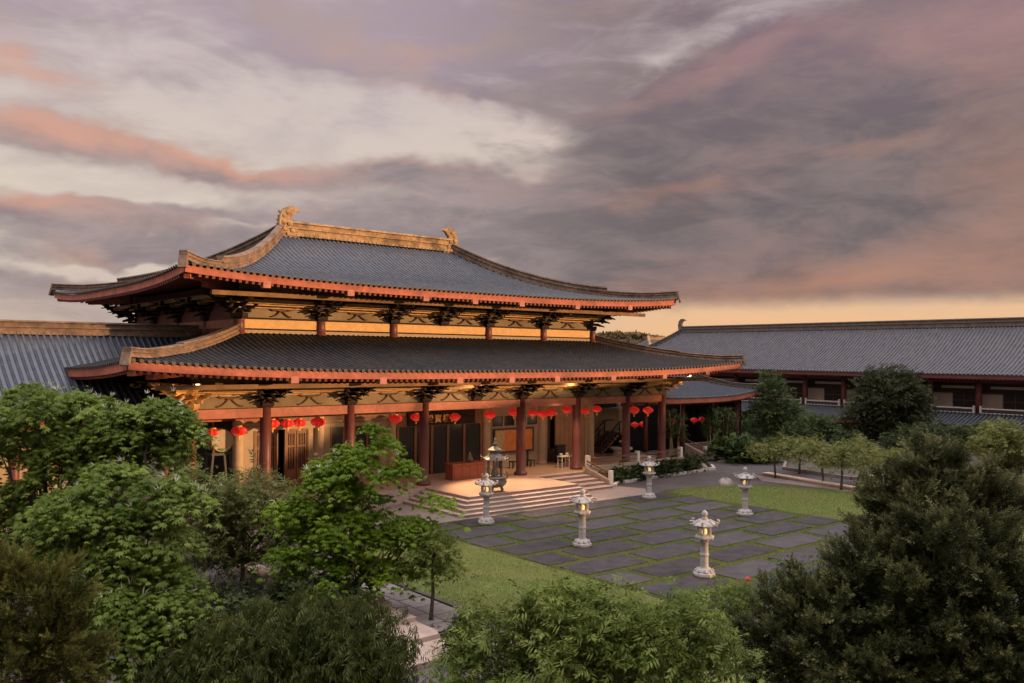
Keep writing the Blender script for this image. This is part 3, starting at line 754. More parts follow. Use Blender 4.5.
mb = MB(); mb.box(WX+.55, WX+.9, -12, 73.4, 5.0, 5.25); mb.box(WX+.75, WX+.897, -12, 73.4, 5.25, 6.0); mb.build('dark_band', M['bracket'], rw)
mb = MB()
for y in cys[:-1]:
    mb.box(WX+.70, WX+.745, y-3.7, y-.7, 5.42, 5.66)
mb.build('frieze', M['wingwall'], rw)
for y in cys[:14]:
    w = MB(); w.box(WX+.84, WX+.897, y-3.75, y-1.72, 3.2, 5.0)
    wo_ = w.build('window', M['dark'], rw)
    fm = MB()
    for yy in (y-3.75, y-2.75, y-1.78): fm.box(WX+.80, WX+.84, yy, yy+.06, 3.2, 5.0)
    fm.box(WX+.80, WX+.838, y-3.69, y-1.78, 4.3, 4.36); fm.box(WX+.80, WX+.838, y-3.69, y-1.78, 4.93, 4.99)
    fm.build('frame', M['wingred'], wo_)
    p = MB(); p.box(WX+.80, WX+.85, y-1.68, y-.45, 3.2, 4.98); p.build('shutter_panel', M['wingwall'], rw)
    r = MB(); r.box(WX-.42, WX-.3, y-4.05, y-.32, 3.62, 3.74); r.box(WX-.44, WX-.28, y-4.1, y-.28, 3.21, 3.32)
    for yy in (y-4.08, y-.3): r.box(WX-.46, WX-.26, yy-.08, yy+.08, 3.2, 3.92)
    ro = r.build('balcony_rail', M['kerb'], rw)
    q = MB(); q.box(WX-.38, WX-.35, y-3.98, y-.4, 3.33, 3.62)
    for k in range(14): q.box(WX-.41, WX-.32, y-3.95+k*.26, y-3.9+k*.26, 3.325, 3.615)
    q.build('rail_panel', M['metal'], ro)
# pent roof below the balcony
pr = Roof(82.4, 30.5, 43, 3.6, 43, .4, 2.25, 3.25, 0, .8, 3, rot=True)
parts = [gridarr(pr.surface('k'))]; parts.append(pr.ribs('k', .36, .08, 6, -43, 30))
V, Q = catarr(parts); npmesh('pent_roof', V, Q, M['tile'], rw, np.full(len(Q), .0))
mb = MB(); mb.box(78.85, 78.95, -12, 73.4, 1.86, 2.2); mb.build('pent_fascia', M['wingred'], rw)
mb = MB(); mb.box(82.3, 83.3, -12, 73.4, 0, 2.9); mb.build('lower_wall', M['dark'], rw)

# small far roof peeping over the lower hall eaves, and the hill behind
fh = thing('distant_hall', (116, 100, 0), 'small far roof with a finial showing between the hall eaves and the wing', 'distant hall')
fr = Roof(116, 100, 8, 5, 3.6, .03, 8.4, 11.2, .3, .6, 3)
build_roof(fr, fh, 'roof', M['tile_wing'], 'flr', 'fl', nm=8, hips=((-1,'f'),(1,'f')), rafters=False, hipmat=M['ridge'])
mb = MB(); mb.sweep([(x,100,11.1) for x in (112.5,116,119.5)], RIDGE_PROF(.5,.5)); mb.build('main_ridge', M['ridge'], fh)
chiwen(fh, 112.5, -1, 100, 11.2, .6, M['hipridge'])
mb = MB(); mb.box(110, 122, 97, 103, 0, 8.4); mb.build('wall', M['wingwall'], fh)

# unseen hall added behind the camera to shade the foreground trees
gh = thing('shade_hall', (-5, -16, 0), 'broad front hall facing the temple across the courtyard', 'gate hall')
ghr = Roof(-5, -17, 56, 11, 50, .03, 11.0, 15.5, .4, .6, 3)
build_roof(ghr, gh, 'roof', M['tile'], 'fklr', '', nm=6, rafters=False, hips=())
mb = MB(); mb.box(-57, 47, -26, -8, 0, 11.0); mb.build('wall', M['cream'], gh)

# ------------------------------------------------------------------ things on the veranda
LAB = {
 0:'red silk lantern hanging right in front of the big drum', 1:'red lantern against the cream pillar just right of the drum',
 2:'red lantern half hidden by the red column right of the drum', 3:'left one of the touching pair of red lanterns before the lattice doors',
 4:'right one of the touching pair of red lanterns before the lattice doors', 5:'lone red lantern in front of the second cream pillar',
 6:'red lantern hanging above the top of the leafy young courtyard tree', 7:'red lantern beside the red column left of the name board',
 8:'red lantern covering the last gilt character of the name board', 9:'red lantern at the right edge of the glazed entrance',
 10:'small red lantern tucked left of the column by the framed notice', 11:'round red lantern just right of the column by the framed notice',
 12:'lower left lantern of the touching pair at the pillar beside the timber wall', 13:'upper right lantern of the touching pair at the pillar beside the timber wall',
 14:'red lantern hanging centrally before the brown timber wall', 15:'red lantern directly right of the column at the stair top',
 16:'large red lantern at the last cream pillar near the indoor stair', 17:'red lantern right of the column by the indoor stair',
 18:'red lantern hanging left of the last corner column of the hall', 19:'low red lantern beside the column base bay under the corner lanterns',
 20:'low red lantern between the last two hall columns', 21:'small red lantern touching the right side of the corner column',
 22:'tiny pale red lantern among the bamboo canes', 23:'left one of two glowing lanterns in the dark gallery', 24:'right one of two glowing lanterns in the dark gallery'}
LP = [(16.01,42.6,4.1),(17.33,42.6,4.14),(19.11,42.6,4.43),(19.95,42.6,4.4),(20.62,42.6,4.41),(21.69,42.6,4.41),(26.53,42.6,4.4),(27.92,42.6,4.44),(30.7,42.6,4.34),(33.37,42.6,4.39),(35.3,42.6,4.48),(36.86,42.6,4.39),(37.76,42.6,4.27),(38.5,42.6,4.37),(39.9,42.6,4.49),(41.62,42.6,4.33),(42.72,42.6,4.44),(46.46,42.6,4.25),(47.73,42.4,4.2),(52.45,48,2.58),(53.44,48,2.59),(56.27,48,2.72),(57.17,48,2.69),(59.94,48,2.66),(61.02,48,2.66)]
GRP = 'red lanterns hanging along the temple veranda'
ln = thing('red_lantern', LP[0], LAB[0], 'lantern', GRP)
x, y, z = LP[0]
mb = MB()
n = 20; prof = [(.14,-.215),(.28,-.175),(.385,-.09),(.42,0),(.385,.09),(.28,.175),(.14,.215)]
v = []; f = []
for j, (r_, zz) in enumerate(prof):
    for k in range(n):
        rr = .92*r_*(1.0 if k%2 else .88); v.append((x+rr*math.cos(2*PI*k/n), y+rr*math.sin(2*PI*k/n), z+zz))
for j in range(len(prof)-1):
    for k in range(n): f.append((j*n+k, j*n+(k+1)%n, (j+1)*n+(k+1)%n, (j+1)*n+k))
mb.add(v, f); mb.build('shade', M['red'], ln)
for zz in (.21,-.26):
    mb = MB(); mb.lathe([(.15,0),(.15,.05)], (x,y,z+zz), 12); mb.build('rim', M['lgold'], ln)
mb = MB(); mb.lathe([(.03,0),(.05,.02),(.06,.16),(.02,.2)], (x,y,z-.455), 8); mb.build('tassel', M['lgold'], ln)
mb = MB(); mb.lathe([(.012,0),(.012,1.0)], (x,y,z+.27), 5); mb.build('hanger', M['cord'], ln)
for i, p in enumerate(LP[1:], 1): 
    c = dup_thing(ln, p, LAB[i], rotz=i*.7, scale=(.93,1.05,1.0,.9)[i%4] if i < 19 else .85)

# big drum on its stand
dr = thing('drum', (16.38, 42.5, TZ), 'big round drum with pale skin standing on a dark frame', 'drum')
mb = MB(); 
def ylathe(mb, prof, c, n=28):
    v = []; f = []
    for r_, yy in prof:
        for k in range(n): v.append((c[0]+r_*math.cos(2*PI*k/n), c[1]+yy, c[2]+r_*math.sin(2*PI*k/n)))
    for j in range(len(prof)-1):
        for k in range(n): f.append((j*n+k, (j+1)*n+k, (j+1)*n+(k+1)%n, j*n+(k+1)%n))
    f.append(tuple(range(n))); f.append(tuple((len(prof)-1)*n+k for k in range(n-1,-1,-1))); mb.add(v, f)
ylathe(mb, [(.55,.02),(.62,.25),(.64,.5),(.62,.75),(.55,.98)], (16.38,42.3,3.72)); mb.build('drum_body', M['altar'], dr, smooth=True)
mb = MB(); ylathe(mb, [(.54,-.012),(.55,.0),(.565,.06)], (16.38,42.3,3.72)); mb.build('drum_skin', M['skin'], dr)
mb = MB()
for sx in (-.5,.5):
    for yy in (42.4,43.2): mb.bar((16.38+sx*1.3,yy,TZ),(16.38+sx*.8,yy,3.35),.1,.1)
mb.box(15.7,17.06,42.35,42.47,1.6,1.7); mb.box(15.85,16.9,42.3,43.3,3.0,3.12)
mb.build('stand', M['metal'], dr)

# timber offering box with a small pot on it
ab = thing('offering_box', (30.75, 41.6, TZ), 'long reddish wooden box standing at the entrance between the columns', 'wooden box')
mb = MB(); mb.box(29.62,31.95,41.25,42.0,TZ+.08,TZ+.88); mb.build('box_body', M['altar'], ab)
mb = MB(); mb.box(29.55,32.02,41.18,42.07,TZ+.88,TZ+.96); mb.box(29.58,31.99,41.21,42.04,TZ,TZ+.079); mb.build('box_top', M['altar'], ab)
mb = MB()
for k in range(4): mb.box(29.72+k*.56,30.18+k*.56,41.225,41.249,TZ+.2,TZ+.78)
mb.build('box_panel', M['altar'], ab)
pt = MB(); pt.lathe([(.1,0),(.17,.08),(.19,.2),(.12,.3),(.15,.36)], (31.1,41.6,TZ+.96), 12)
pt.lathe([(.14,.36),(.06,.5),(.03,.62)], (31.1,41.6,TZ+.96), 8)
tag(pt.build('incense_pot', M['bronze'], None, origin=(31.1,41.6,TZ+.96), smooth=True), 'little dark pot on top of the reddish wooden box', 'incense pot')

# bronze incense burner shaped like a small pavilion
bx, by = 28.99, 36.55
ib = thing('incense_burner', (bx,by,TZ), 'tall bronze incense burner with pavilion top standing on terrace edge', 'incense burner')
mb = MB()
for k in range(3):
    a = PI/2+k*2*PI/3; mb.tube([(bx+.38*math.cos(a),by+.38*math.sin(a),TZ),(bx+.42*math.cos(a),by+.42*math.sin(a),TZ+.12),(bx+.34*math.cos(a),by+.34*math.sin(a),TZ+.32)], [.09,.08,.1], 8)
mb.build('leg', M['bronze'], ib)
mb = MB(); mb.lathe([(.2,.25),(.45,.3),(.6,.42),(.66,.58),(.6,.72),(.66,.78),(.66,.82),(.2,.84)], (bx,by,TZ), 22); mb.build('bowl', M['bronze'], ib, smooth=True)
mb = MB()
for sx in (-1,1): mb.tube([(bx+sx*.62,by,TZ+.6),(bx+sx*.86,by,TZ+.7),(bx+sx*.88,by,TZ+.95),(bx+sx*.74,by,TZ+1.05)], [.06,.06,.05,.04], 7)
mb.build('handle', M['bronze'], ib)
mb = MB()
for k in range(6):
    a = k*PI/3; mb.lathe([(.06,.8),(.045,.86),(.045,1.68),(.06,1.72)], (bx+.4*math.cos(a),by+.4*math.sin(a),TZ), 8)
mb.lathe([(.16,.8),(.2,1.0),(.12,1.25),(.05,1.4)], (bx,by,TZ), 10)
mb.build('post', M['bronze'], ib)
mb = MB(); mb.lathe([(.5,1.70),(.74,1.74),(.72,1.78),(.5,1.88),(.34,2.04),(.28,2.08)], (bx,by,TZ), 6)
for k in range(6):
    a = k*PI/3; mb.tube([(bx+.62*math.cos(a),by+.62*math.sin(a),TZ+1.79),(bx+.8*math.cos(a),by+.8*math.sin(a),TZ+1.84),(bx+.86*math.cos(a),by+.86*math.sin(a),TZ+1.97)], [.05,.045,.02], 6)
mb.lathe([(.26,2.08),(.3,2.2),(.42,2.26),(.2,2.4),(.1,2.46)], (bx,by,TZ), 6); mb.build('roof', M['bronze'], ib)
mb = MB(); mb.lathe([(.06,2.46),(.12,2.52),(.13,2.6),(.06,2.68),(.08,2.74),(.02,2.9)], (bx,by,TZ), 10); mb.build('finial', M['bronze'], ib, smooth=True)

# side table with cups, framed notice, chair-like dark stand
tb = thing('table', (39.3,41.9,TZ), 'light spindly table with white cups at the top of the steps', 'table')
mb = MB(); mb.box(38.6,40.0,41.65,42.15,TZ+.72,TZ+.78); mb.build('tabletop', M['white'], tb)
for x in (38.66,39.3,39.94):
    mb = MB()
    for yy in (41.7,42.1): mb.tube([(x,yy,TZ),(x,yy,TZ+.72)], .03, 6)
    mb.tube([(x,41.7,TZ+.5),(x,42.1,TZ+.5)], .02, 5); mb.build('leg', M['white'], tb)
for i, (x, l) in enumerate(((38.75,'white cup at the left end of the spindly table'),(39.3,'white cup in the middle of the spindly table'),(39.82,'white cup at the right end of the spindly table'))):
    c = MB(); c.lathe([(.05,0),(.09,.05),(.11,.16),(.09,.17)], (x,41.9,TZ+.78), 10); tag(c.build('cup', M['white'], None, origin=(x,41.9,TZ+.78)), l, 'cup', 'white cups on the veranda table')
nb = thing('notice_board', (36.7,44.1,TZ), 'framed notice board with large orange sheet on the cream wall', 'notice board')
bx0, bx1, y_ = 34.95, 38.35, 44.2
mb = MB(); mb.box(bx0,bx1,y_-.05,y_+.05,1.72,1.82); mb.box(bx0,bx1,y_-.05,y_+.05,3.2,3.3); mb.box(bx0,bx0+.1,y_-.05,y_+.05,1.82,3.2); mb.box(bx1-.1,bx1,y_-.05,y_+.05,1.82,3.2)
for x in (bx0+.5,bx1-.5): mb.box(x,x+.08,y_,y_+.08,TZ,1.72)
mb.build('frame', M['metal'], nb)
mb = MB(); mb.box(bx0+.1,bx0+.9,y_-.01,y_+.03,1.82,3.2); mb.build('picture_sheet', M['posterart'], nb)
mb = MB(); mb.box(bx0+.9,bx1-.1,y_-.012,y_+.03,1.82,3.2); mb.build('orange_sheet', M['orange'], nb)
for i, (x, l) in enumerate(((36.1,'low dark stool under the notice board at left'),(37.6,'low dark stool under the notice board beside the column'))):
    st = thing('stool', (x,43.6,TZ), l, 'stool', 'stools below the notice board')
    mb = MB(); mb.box(x-.22,x+.22,43.4,43.8,TZ+.4,TZ+.46); mb.build('seat', M['metal'], st)
    for a in (-.18,.18):
        mb = MB()
        for b in (43.45,43.75): mb.box(x+a-.025,x+a+.025,b-.025,b+.025,TZ,TZ+.4)
        mb.build('leg', M['metal'], st)
cb = MB(); cb.box(40.3,41.0,43.9,44.25,TZ,1.9); cb.box(40.25,41.05,43.85,44.3,1.9,1.96); cb.box(40.62,40.66,43.88,43.9,TZ+.1,1.85)
tag(cb.build('cabinet', M['metal'], None, origin=(40.65,44.05,TZ)), 'narrow dark cabinet beside the timber wall behind the table', 'cabinet')
# potted bonsai on a pale pedestal in the open bay
pd = thing('pedestal', (47.2,44.5,TZ), 'pale round pedestal in the open bay beyond the balustrade', 'pedestal')
mb = MB(); mb.lathe([(.75,0),(.75,.1),(.6,.16),(.6,.42),(.82,.5),(.82,.62)], (47.2,44.5,TZ), 20); mb.build('drum', M['kerb'], pd)
bz = thing('potted_plant', (47.3,44.5,TZ+.62), 'small potted plant with white blooms on the round pedestal', 'potted plant')
mb = MB(); mb.lathe([(.14,0),(.22,.12),(.24,.24)], (47.3,44.5,TZ+.62), 10); mb.build('pot', M['metal'], bz)
mb = MB()
for k in range(14): 
    a = k*2.4; r_ = .05+.018*k; mb.lathe([(.01,-.07),(.07,0),(.01,.07)], (47.3+r_*math.cos(a),44.5+r_*math.sin(a),TZ+.98+.02*(k%7)), 6)
mb.build('bloom', M['white'], bz)

# lit floodlights under the eaves
def flood(x, y, z, label):
    t = thing('floodlight', (x,y,z), label, 'floodlight', 'lit floodlights under the lower eaves')
    mb = MB(); mb.box(x-.12,x+.12,y-.1,y+.1,z-.04,z+.06); mb.bar((x,y,z+.1),(x,y,z+.3),.05,.05); mb.build('housing', M['metal'], t)
    mb = MB(); mb.box(x-.1,x+.1,y-.112,y-.101,z-.02,z+.05); mb.box(x-.1,x+.1,y-.08,y+.08,z-.055,z-.042); mb.build('lens', M['spot'], t)
def lamp(kind, x, y, z, power, tgt=None, size=.15, ang=70, col=(1.0,.62,.34)):
    l = bpy.data.lights.new('lamp_light', kind); l.energy = power; l.color = col
    l.shadow_soft_size = size
    if kind == 'SPOT': l.spot_size = R(ang); l.spot_blend = .5
    o = bpy.data.objects.new('lamp_light', l); COL.objects.link(o); o.location = (x,y,z)
    if tgt: o.rotation_euler = (Vector(tgt)-Vector((x,y,z))).to_track_quat('-Z','Y').to_euler()
    return o
flood(14.0, 39.2, 6.6, 'lit floodlight below the eave at the left corner of the hall')
lamp('POINT', 13.3, 39.0, 5.9, 60, col=(1.0,.50,.12))
flood(48.6, 39.4, 6.75, 'lit floodlight below the eave at the right corner of the hall')
lamp('POINT', 48.6, 38.9, 5.85, 90, col=(1.0,.50,.12))
flood(29.9, 39.2, 6.45, 'lit floodlight below the eave left of the central bracket')
lamp('POINT', 29.9, 39.35, 6.25, 45)
flood(37.9, 39.4, 6.45, 'lit floodlight below the eave beside the column at the stair')
lamp('POINT', 37.75, 39.7, 6.25, 30)
lamp('SPOT', 37.9, 39.2, 6.3, 1100, (36.6,39.6,.75), .1, 95)  # added spot, brightens the stair and veranda floor
lamp('SPOT', 29.9, 39.0, 6.3, 3600, (30.6,37.2,.75), .1, 80)  # added spot, stands in for the lit patch on the terrace

# warm fill lamps added under the silk lanterns to brighten the porch
for x in (17.3, 20.3, 24.4, 28.0, 30.9, 33.4, 36.9, 39.9, 42.7, 47.0): lamp('POINT', x, 42.75, 3.75, 11, None, .35, col=(1.0,.58,.34))
# ------------------------------------------------------------------ stone lanterns
SL = [(25.48,32.75,'weathered stone lantern standing in front of the bronze incense burner'),
      (25.7,26.44,'stone lantern standing beside the grass edge midway along the slabs'),
      (25.74,20.09,'big stone lantern standing closest to the leafy foreground bushes'),
      (37.43,33.12,'stone lantern standing before the shrub bed and balustrade'),
      (37.34,26.61,'stone lantern standing by the far lawn near the boulder'),
      (37.4,20.1,'stone lantern hidden behind the dark conifer')]
sx, sy, _ = SL[2]; Z0 = .05
sl = thing('stone_lantern', (sx,sy,Z0), SL[2][2], 'stone lantern', 'stone lanterns on the courtyard')
H6 = PI/6
mb = MB(); mb.lathe([(.40,0),(.42,.05),(.41,.12),(.34,.15),(.33,.19),(.25,.26),(.2,.30)], (sx,sy,Z0), 8, PI/8)
for k in range(8):
    a = k*PI/4; mb.lathe([(.02,-.05),(.075,-.01),(.05,.06),(.01,.09)], (sx+.29*math.cos(a),sy+.29*math.sin(a),Z0+.19), 6)
mb.build('base', M['stone'], sl)
mb = MB(); mb.lathe([(.165,.28),(.15,.36),(.145,.72),(.165,.75),(.165,.81),(.145,.84),(.14,1.2),(.165,1.27)], (sx,sy,Z0), 14); mb.build('shaft', M['stone'], sl, smooth=False)
mb = MB(); mb.lathe([(.16,1.25),(.24,1.32),(.36,1.37),(.38,1.42),(.36,1.47),(.27,1.49)], (sx,sy,Z0), 6, H6)
for k in range(6):
    a = k*PI/3; mb.lathe([(.02,-.04),(.07,0),(.02,.05)], (sx+.26*math.cos(a),sy+.26*math.sin(a),Z0+1.345), 6)
mb.build('tray', M['stone'], sl)
mb = MB(); mb.mi = 0
for k in range(6):
    a = k*PI/3+H6; px, py = sx+.235*math.cos(a), sy+.235*math.sin(a)
    mb.tube([(px,py,Z0+1.48),(px,py,Z0+1.83)], .042, 6)
    a2 = a+PI/3; qx, qy = sx+.235*math.cos(a2), sy+.235*math.sin(a2)
    mb.bar((px,py,Z0+1.51),(qx,qy,Z0+1.51),.06,.07); mb.bar((px,py,Z0+1.8),(qx,qy,Z0+1.8),.06,.08)
mb.build('light_chamber', M['stone'], sl)
mb = MB(); mb.lathe([(.06,1.49),(.09,1.53),(.10,1.64),(.06,1.72)], (sx,sy,Z0), 10); mb.build('lamp', M['glow'], sl)
mb = MB(); mb.lathe([(.26,1.82),(.44,1.83),(.47,1.86),(.42,1.91),(.3,1.97),(.2,2.03),(.12,2.07)], (sx,sy,Z0), 6, H6)
for k in range(6):
    a = k*PI/3+H6
    mb.tube([(sx+r_*math.cos(a),sy+r_*math.sin(a),Z0+zz) for r_, zz in ((.2,2.03),(.34,1.95),(.46,1.89),(.54,1.92),(.55,2.0),(.49,2.03))], [.04,.045,.05,.055,.05,.03], 6)
mb.build('roof', M['stone'], sl)
mb = MB(); mb.lathe([(.10,2.05),(.13,2.09),(.09,2.13),(.08,2.17),(.115,2.22),(.115,2.29),(.07,2.36),(.01,2.4)], (sx,sy,Z0), 10); mb.build('finial', M['stone'], sl, smooth=True)
for i in (0,1,3,4): dup_thing(sl, (SL[i][0],SL[i][1],Z0), SL[i][2], rotz=[.15,1.1,0,-.2,.3][i], scale=[1.0,1.0,1,1.0,1.02][i])
# lamp light inside every lantern
for i in (0,1,2,3,4): lamp('POINT', SL[i][0], SL[i][1], Z0+1.78, .35, None, .04)

# ------------------------------------------------------------------ ground
def sheet(name, pts, z, m, kind='structure'):
    mb = MB(); mb.add([(x,y,z) for x, y in pts], [tuple(range(len(pts)))])
    o = mb.build(name, m); o['kind'] = kind; return o
sheet('ground', [(-3000,-3000),(3000,-3000),(3000,3000),(-3000,3000)], -.05, M['ground'])
sheet('courtyard_ground', [(8.0,-4),(78.8,-4),(78.8,46),(8.0,46)], -.02, M['asphalt'])
sheet('lawn_west', [(16.4,9),(22.2,9),(22.2,34.0),(16.4,34.0)], .012, M['lawn'])
sheet('lawn_east', [(40.2,8),(47.6,8),(49.2,24.6),(49.0,29),(46.2,33.2),(42.6,34.8),(40.2,34.0)], .012, M['lawn'])
sheet('joint_turf', [(22.2,8),(40.2,8),(40.2,34.3),(22.2,34.3)], .008, M['joint'])
sheet('apron', [(12.5,34.3),(38.6,34.3),(40.2,35.9),(38.75,38.9),(38.75,40.2),(12.5,40.2)], .016, M['apron'])
sheet('far_lawn', [(56,20.5),(66,22),(66,26),(58.5,24.5)], .0, M['lawn'])
# courtyard slabs in running bond with turf joints
mb = MB(); PX, PY = 3.86, 1.95; g = .33
row = 0; y = 34.2
while y > 9:
    y0, y1 = y-PY+g, y-g*.3
    x = 28.0-10*PX + (0 if row%2==0 else -PX/2)
    while x < 41:
        a, b = max(x+g*.8, 22.3), min(x+PX-g*.8, 40.05)
        if b-a > .35:
            mb.tint = float(rng.uniform(.2,.8)); dz = float(rng.uniform(-.006,.006)); j = rng.uniform(-.015,.015,4)
            mb.frustum((a+b)/2+j[0], (y0+y1)/2+j[1], -.02, .045+dz, (b-a)/2+.004, (y1-y0)/2+.004, (b-a)/2-.008, (y1-y0)/2-.008)
        x += PX
    y -= PY; row += 1
struct(mb.build('courtyard_slabs', M['slab'], tint=True))
# slab path along the west lawn and its kerb, with broad stone steps
mb = MB(); y = 33.5; 
while y > 18.9:
    for i, (a, b) in enumerate(((14.25,15.2),(15.23,16.2))):
        mb.tint = float(rng.uniform(.1,.9)); o = .33*i; mb.box(a, b, y-.98-o+.02, y-o, -.03, .02+float(rng.uniform(-.004,.004)))
    y -= 1.0
struct(mb.build('slab_path', M['pathslab'], tint=True))
mb = MB(); mb.box(16.22,16.38,9,34.0,-.03,.07); kb = struct(mb.build('kerb_west', M['asphalt']))
mb = MB()
for k in range(4): mb.box(11.6, 14.1, 18.7+k*1.35, 24.6+k*.01, -.02+.13*k, -.02+.13*(k+1))
mb.build('step_west', M['step'])['kind'] = 'structure'
mb = MB(); mb.box(12.6,13.3,27.4,32.8,-.02,.28); struct(mb.build('kerb_walk', M['step']))
# gravel band and pale low wall on the right
sheet('gravel_strip', [(47.9,22.5),(50.4,22.5),(51.0,35.6),(49.0,33.6),(49.3,29)], -.006, M['apron'])
lwall = MB(); lwall.sweep([(49.6,23.6,-.02),(50.5,28.9,-.02),(51.7,35.2,-.02)], [(-.22,0),(.27,0),(.27,.13),(.31,.13),(.31,.2),(-.31,.2),(-.31,.13),(-.27,.13)])
tag(lwall.build('low_wall', M['wallcap']), 'low pale stone wall edging the path behind the far lawn', 'low wall')
bd = MB()
sheet('planting_bed', [(54.5,30.5),(60,29),(63.5,34),(59.5,38.5),(55.5,36)], .0, M['ground'])
kr = MB(); P_ = [(54.4,30.4),(60.1,28.8),(63.7,34),(59.6,38.7),(55.3,36.1),(54.4,30.4)]
kr.sweep([(a,b,-.02) for a, b in P_], [(-.12,0),(.12,0),(.12,.22),(-.12,.22)]); struct(kr.build('kerb_bed', M['apron']))
# boulder and stones
def rock(name, x, y, z, s, label, seed, m='rock', cat='boulder', group=None):
    r2 = np.random.default_rng(seed); mb = MB(); n, h = 14, 7; v = []; f = []
    ph = r2.uniform(0,6,6)
    for j in range(h+1):
        th = PI/2*j/h
        for k in range(n):
            a = 2*PI*k/n; q = 1+.16*math.sin(2*a+ph[0])+.1*math.sin(3*a+ph[1]+th*3)+.06*math.sin(7*a+ph[2]+5*th)
            v.append((x+s[0]*q*math.cos(th)*math.cos(a), y+s[1]*q*math.cos(th)*math.sin(a), z-.05+s[2]*math.sin(th)**.8*(1+.12*math.sin(a*2+ph[3]))))
    for j in range(h):
        for k in range(n): f.append((j*n+k, j*n+(k+1)%n, (j+1)*n+(k+1)%n, (j+1)*n+k))
    f.append(tuple(h*n+k for k in range(n)))
    mb.add(v, f); return tag(mb.build(name, M[m], None, origin=(x,y,z), smooth=True), label, cat, group)
rock('boulder', 45.45, 33.9, 0, (.62,.5,.48), 'rounded pale boulder lying on the corner of the far lawn', 3)
rock('boulder', 50.2, 39.4, 0, (.45,.4,.5), 'small pale rock at the right end of the shrub bed', 5, cat='rock')
rock('boulder', 47.3, 39.25, 0, (.42,.35,.45), 'grey rock between clipped shrubs midway along the shrub bed', 8, cat='rock')
rock('boulder', 42.2, 39.2, 0, (.5,.3,.5), 'pale rock in the shrub bed behind the stone lantern', 9, cat='rock')
rock('boulder', 57.2, 41.6, 0, (1.9,.7,.35), 'long flat pale rock on the path before the hedge', 12, cat='rock')
rock('boulder', 62.0, 23.5, 0, (.9,.7,.8), 'pale rock at the corner of the small far grass patch', 15, cat='rock')

# balustrade, sloping cheek walls and white kerb of the shrub bed
bl = thing('balustrade', (44,40,0), 'cream wall with brown handrail and white posts along the platform', 'balustrade')
mb = MB(); mb.box(39.1,48.6,39.75,40.0,0,1.02); mb.build('wall', M['cream'], bl)
mb = MB(); mb.bar((39.2,39.87,1.5),(48.4,39.87,1.5),.1,.09); mb.bar((39.2,39.87,1.22),(48.4,39.87,1.22),.06,.05); mb.build('handrail', M['rail'], bl)
for x in (39.2,43.85,48.3):
    mb = MB(); mb.box(x-.11,x+.11,39.74,40.01,1.021,1.72); mb.build('post', M['white'], bl)
def cheek(label, x, y0, y1, z0):
    t = thing('stair_wall', (x,y0,0), label, 'stair wall')
    mb = MB(); pr_ = [(y0,0),(y1,0),(y1,.42),(y0,z0)]
    mb.prism(pr_, lambda a,b:(x-.13,a,b), lambda a,b:(x+.13,a,b)); mb.build('wall', M['step'], t)
    mb = MB(); mb.bar((x,y0,z0+.38),(x,y1+.1,.85),.09,.08)
    mb.bar((x,y0,z0+.18),(x,y1+.1,.65),.05,.05); mb.build('handrail', M['rail'], t)
    mb = MB(); mb.box(x-.11,x+.11,y1-.12,y1+.1,0,1.02); mb.build('post', M['white'], t)
cheek('sloping stair wall with rail at the right side of the main steps', 38.95, 39.7, 37.6, 1.02)
cheek('second sloping stair wall with rail at the gallery beyond the shrub bed', 55.6, 46.0, 43.4, 1.3)
gw = MB(); gw.box(55.8,63,45.6,45.8,0,.95); gw.box(55.75,63,45.55,45.85,.95,1.03); tag(gw.build('parapet', M['cream']), 'low plain wall in front of the dark gallery', 'low wall')
kb = MB()
pts = [(39.2,37.55),(40.3,38.35),(43,38.6),(47,38.85),(51.2,39.15),(52.4,40.3),(52.2,43.5)]
kb.sweep([(a,b,-.02) for a, b in pts], [(-.12,0),(.12,0),(.12,.17),(-.12,.17)]); struct(kb.build('kerb_bed_white', M['kerb']))
sheet('shrub_bed_soil', [(39.1,37.7),(40.3,38.45),(47,38.95),(51.1,39.25),(52.2,40.4),(52,43.4),(49.3,43.4),(49.3,39.7),(39.1,39.7)], .03, M['ground'])
# small dark bench and a white-topped bollard by the path
bn = thing('bench', (56,24.2,0), 'dark slatted bench beside the path behind the small trees', 'bench')
mb = MB()
for k in range(4): mb.box(55.3,57.3,24.0+k*.13,24.1+k*.13,.45,.49)
mb.build('seat', M['metal'], bn)
mb = MB()
for k in range(3): mb.box(55.3,57.3,24.52,24.56,.6+k*.14,.7+k*.14)
mb.build('backrest', M['wood'], bn)
for x in (55.45,57.1):
    mb = MB(); mb.box(x,x+.07,24.0,24.07,0,.45); mb.box(x,x+.07,24.45,24.52,0,1.0); mb.build('leg', M['metal'], bn)
bo = thing('bollard', (58.5,26.2,0), 'dark bollard with white cap beside the slatted bench', 'bollard')
mb = MB(); mb.lathe([(.09,0),(.08,.85)], (58.5,26.2,0), 10); mb.build('post', M['metal'], bo)
mb = MB(); mb.lathe([(.1,.85),(.12,.9),(.1,1.02),(.03,1.08)], (58.5,26.2,0), 10); mb.build('cap', M['white'], bo)
# wooded hill far behind
xs = np.linspace(-.3,.5,90); H = []
for j, t in enumerate(np.linspace(0,1,14)):
    rw_ = []
    for s in xs:
        X = 320+s*260; Y = 330+60*t
        h = 19.5*math.sin(PI*t*.5)*(1+.12*math.sin(s*17)+.07*math.sin(s*43+1))*(1-.3*s*s)
        rw_.append((X-200*s*0+ (s*120), Y-s*230, h-.5 if t else -1))
    H.append(rw_)
mb = MB(); mb.grid(H); struct(mb.build('hill', M['hill'], smooth=True))
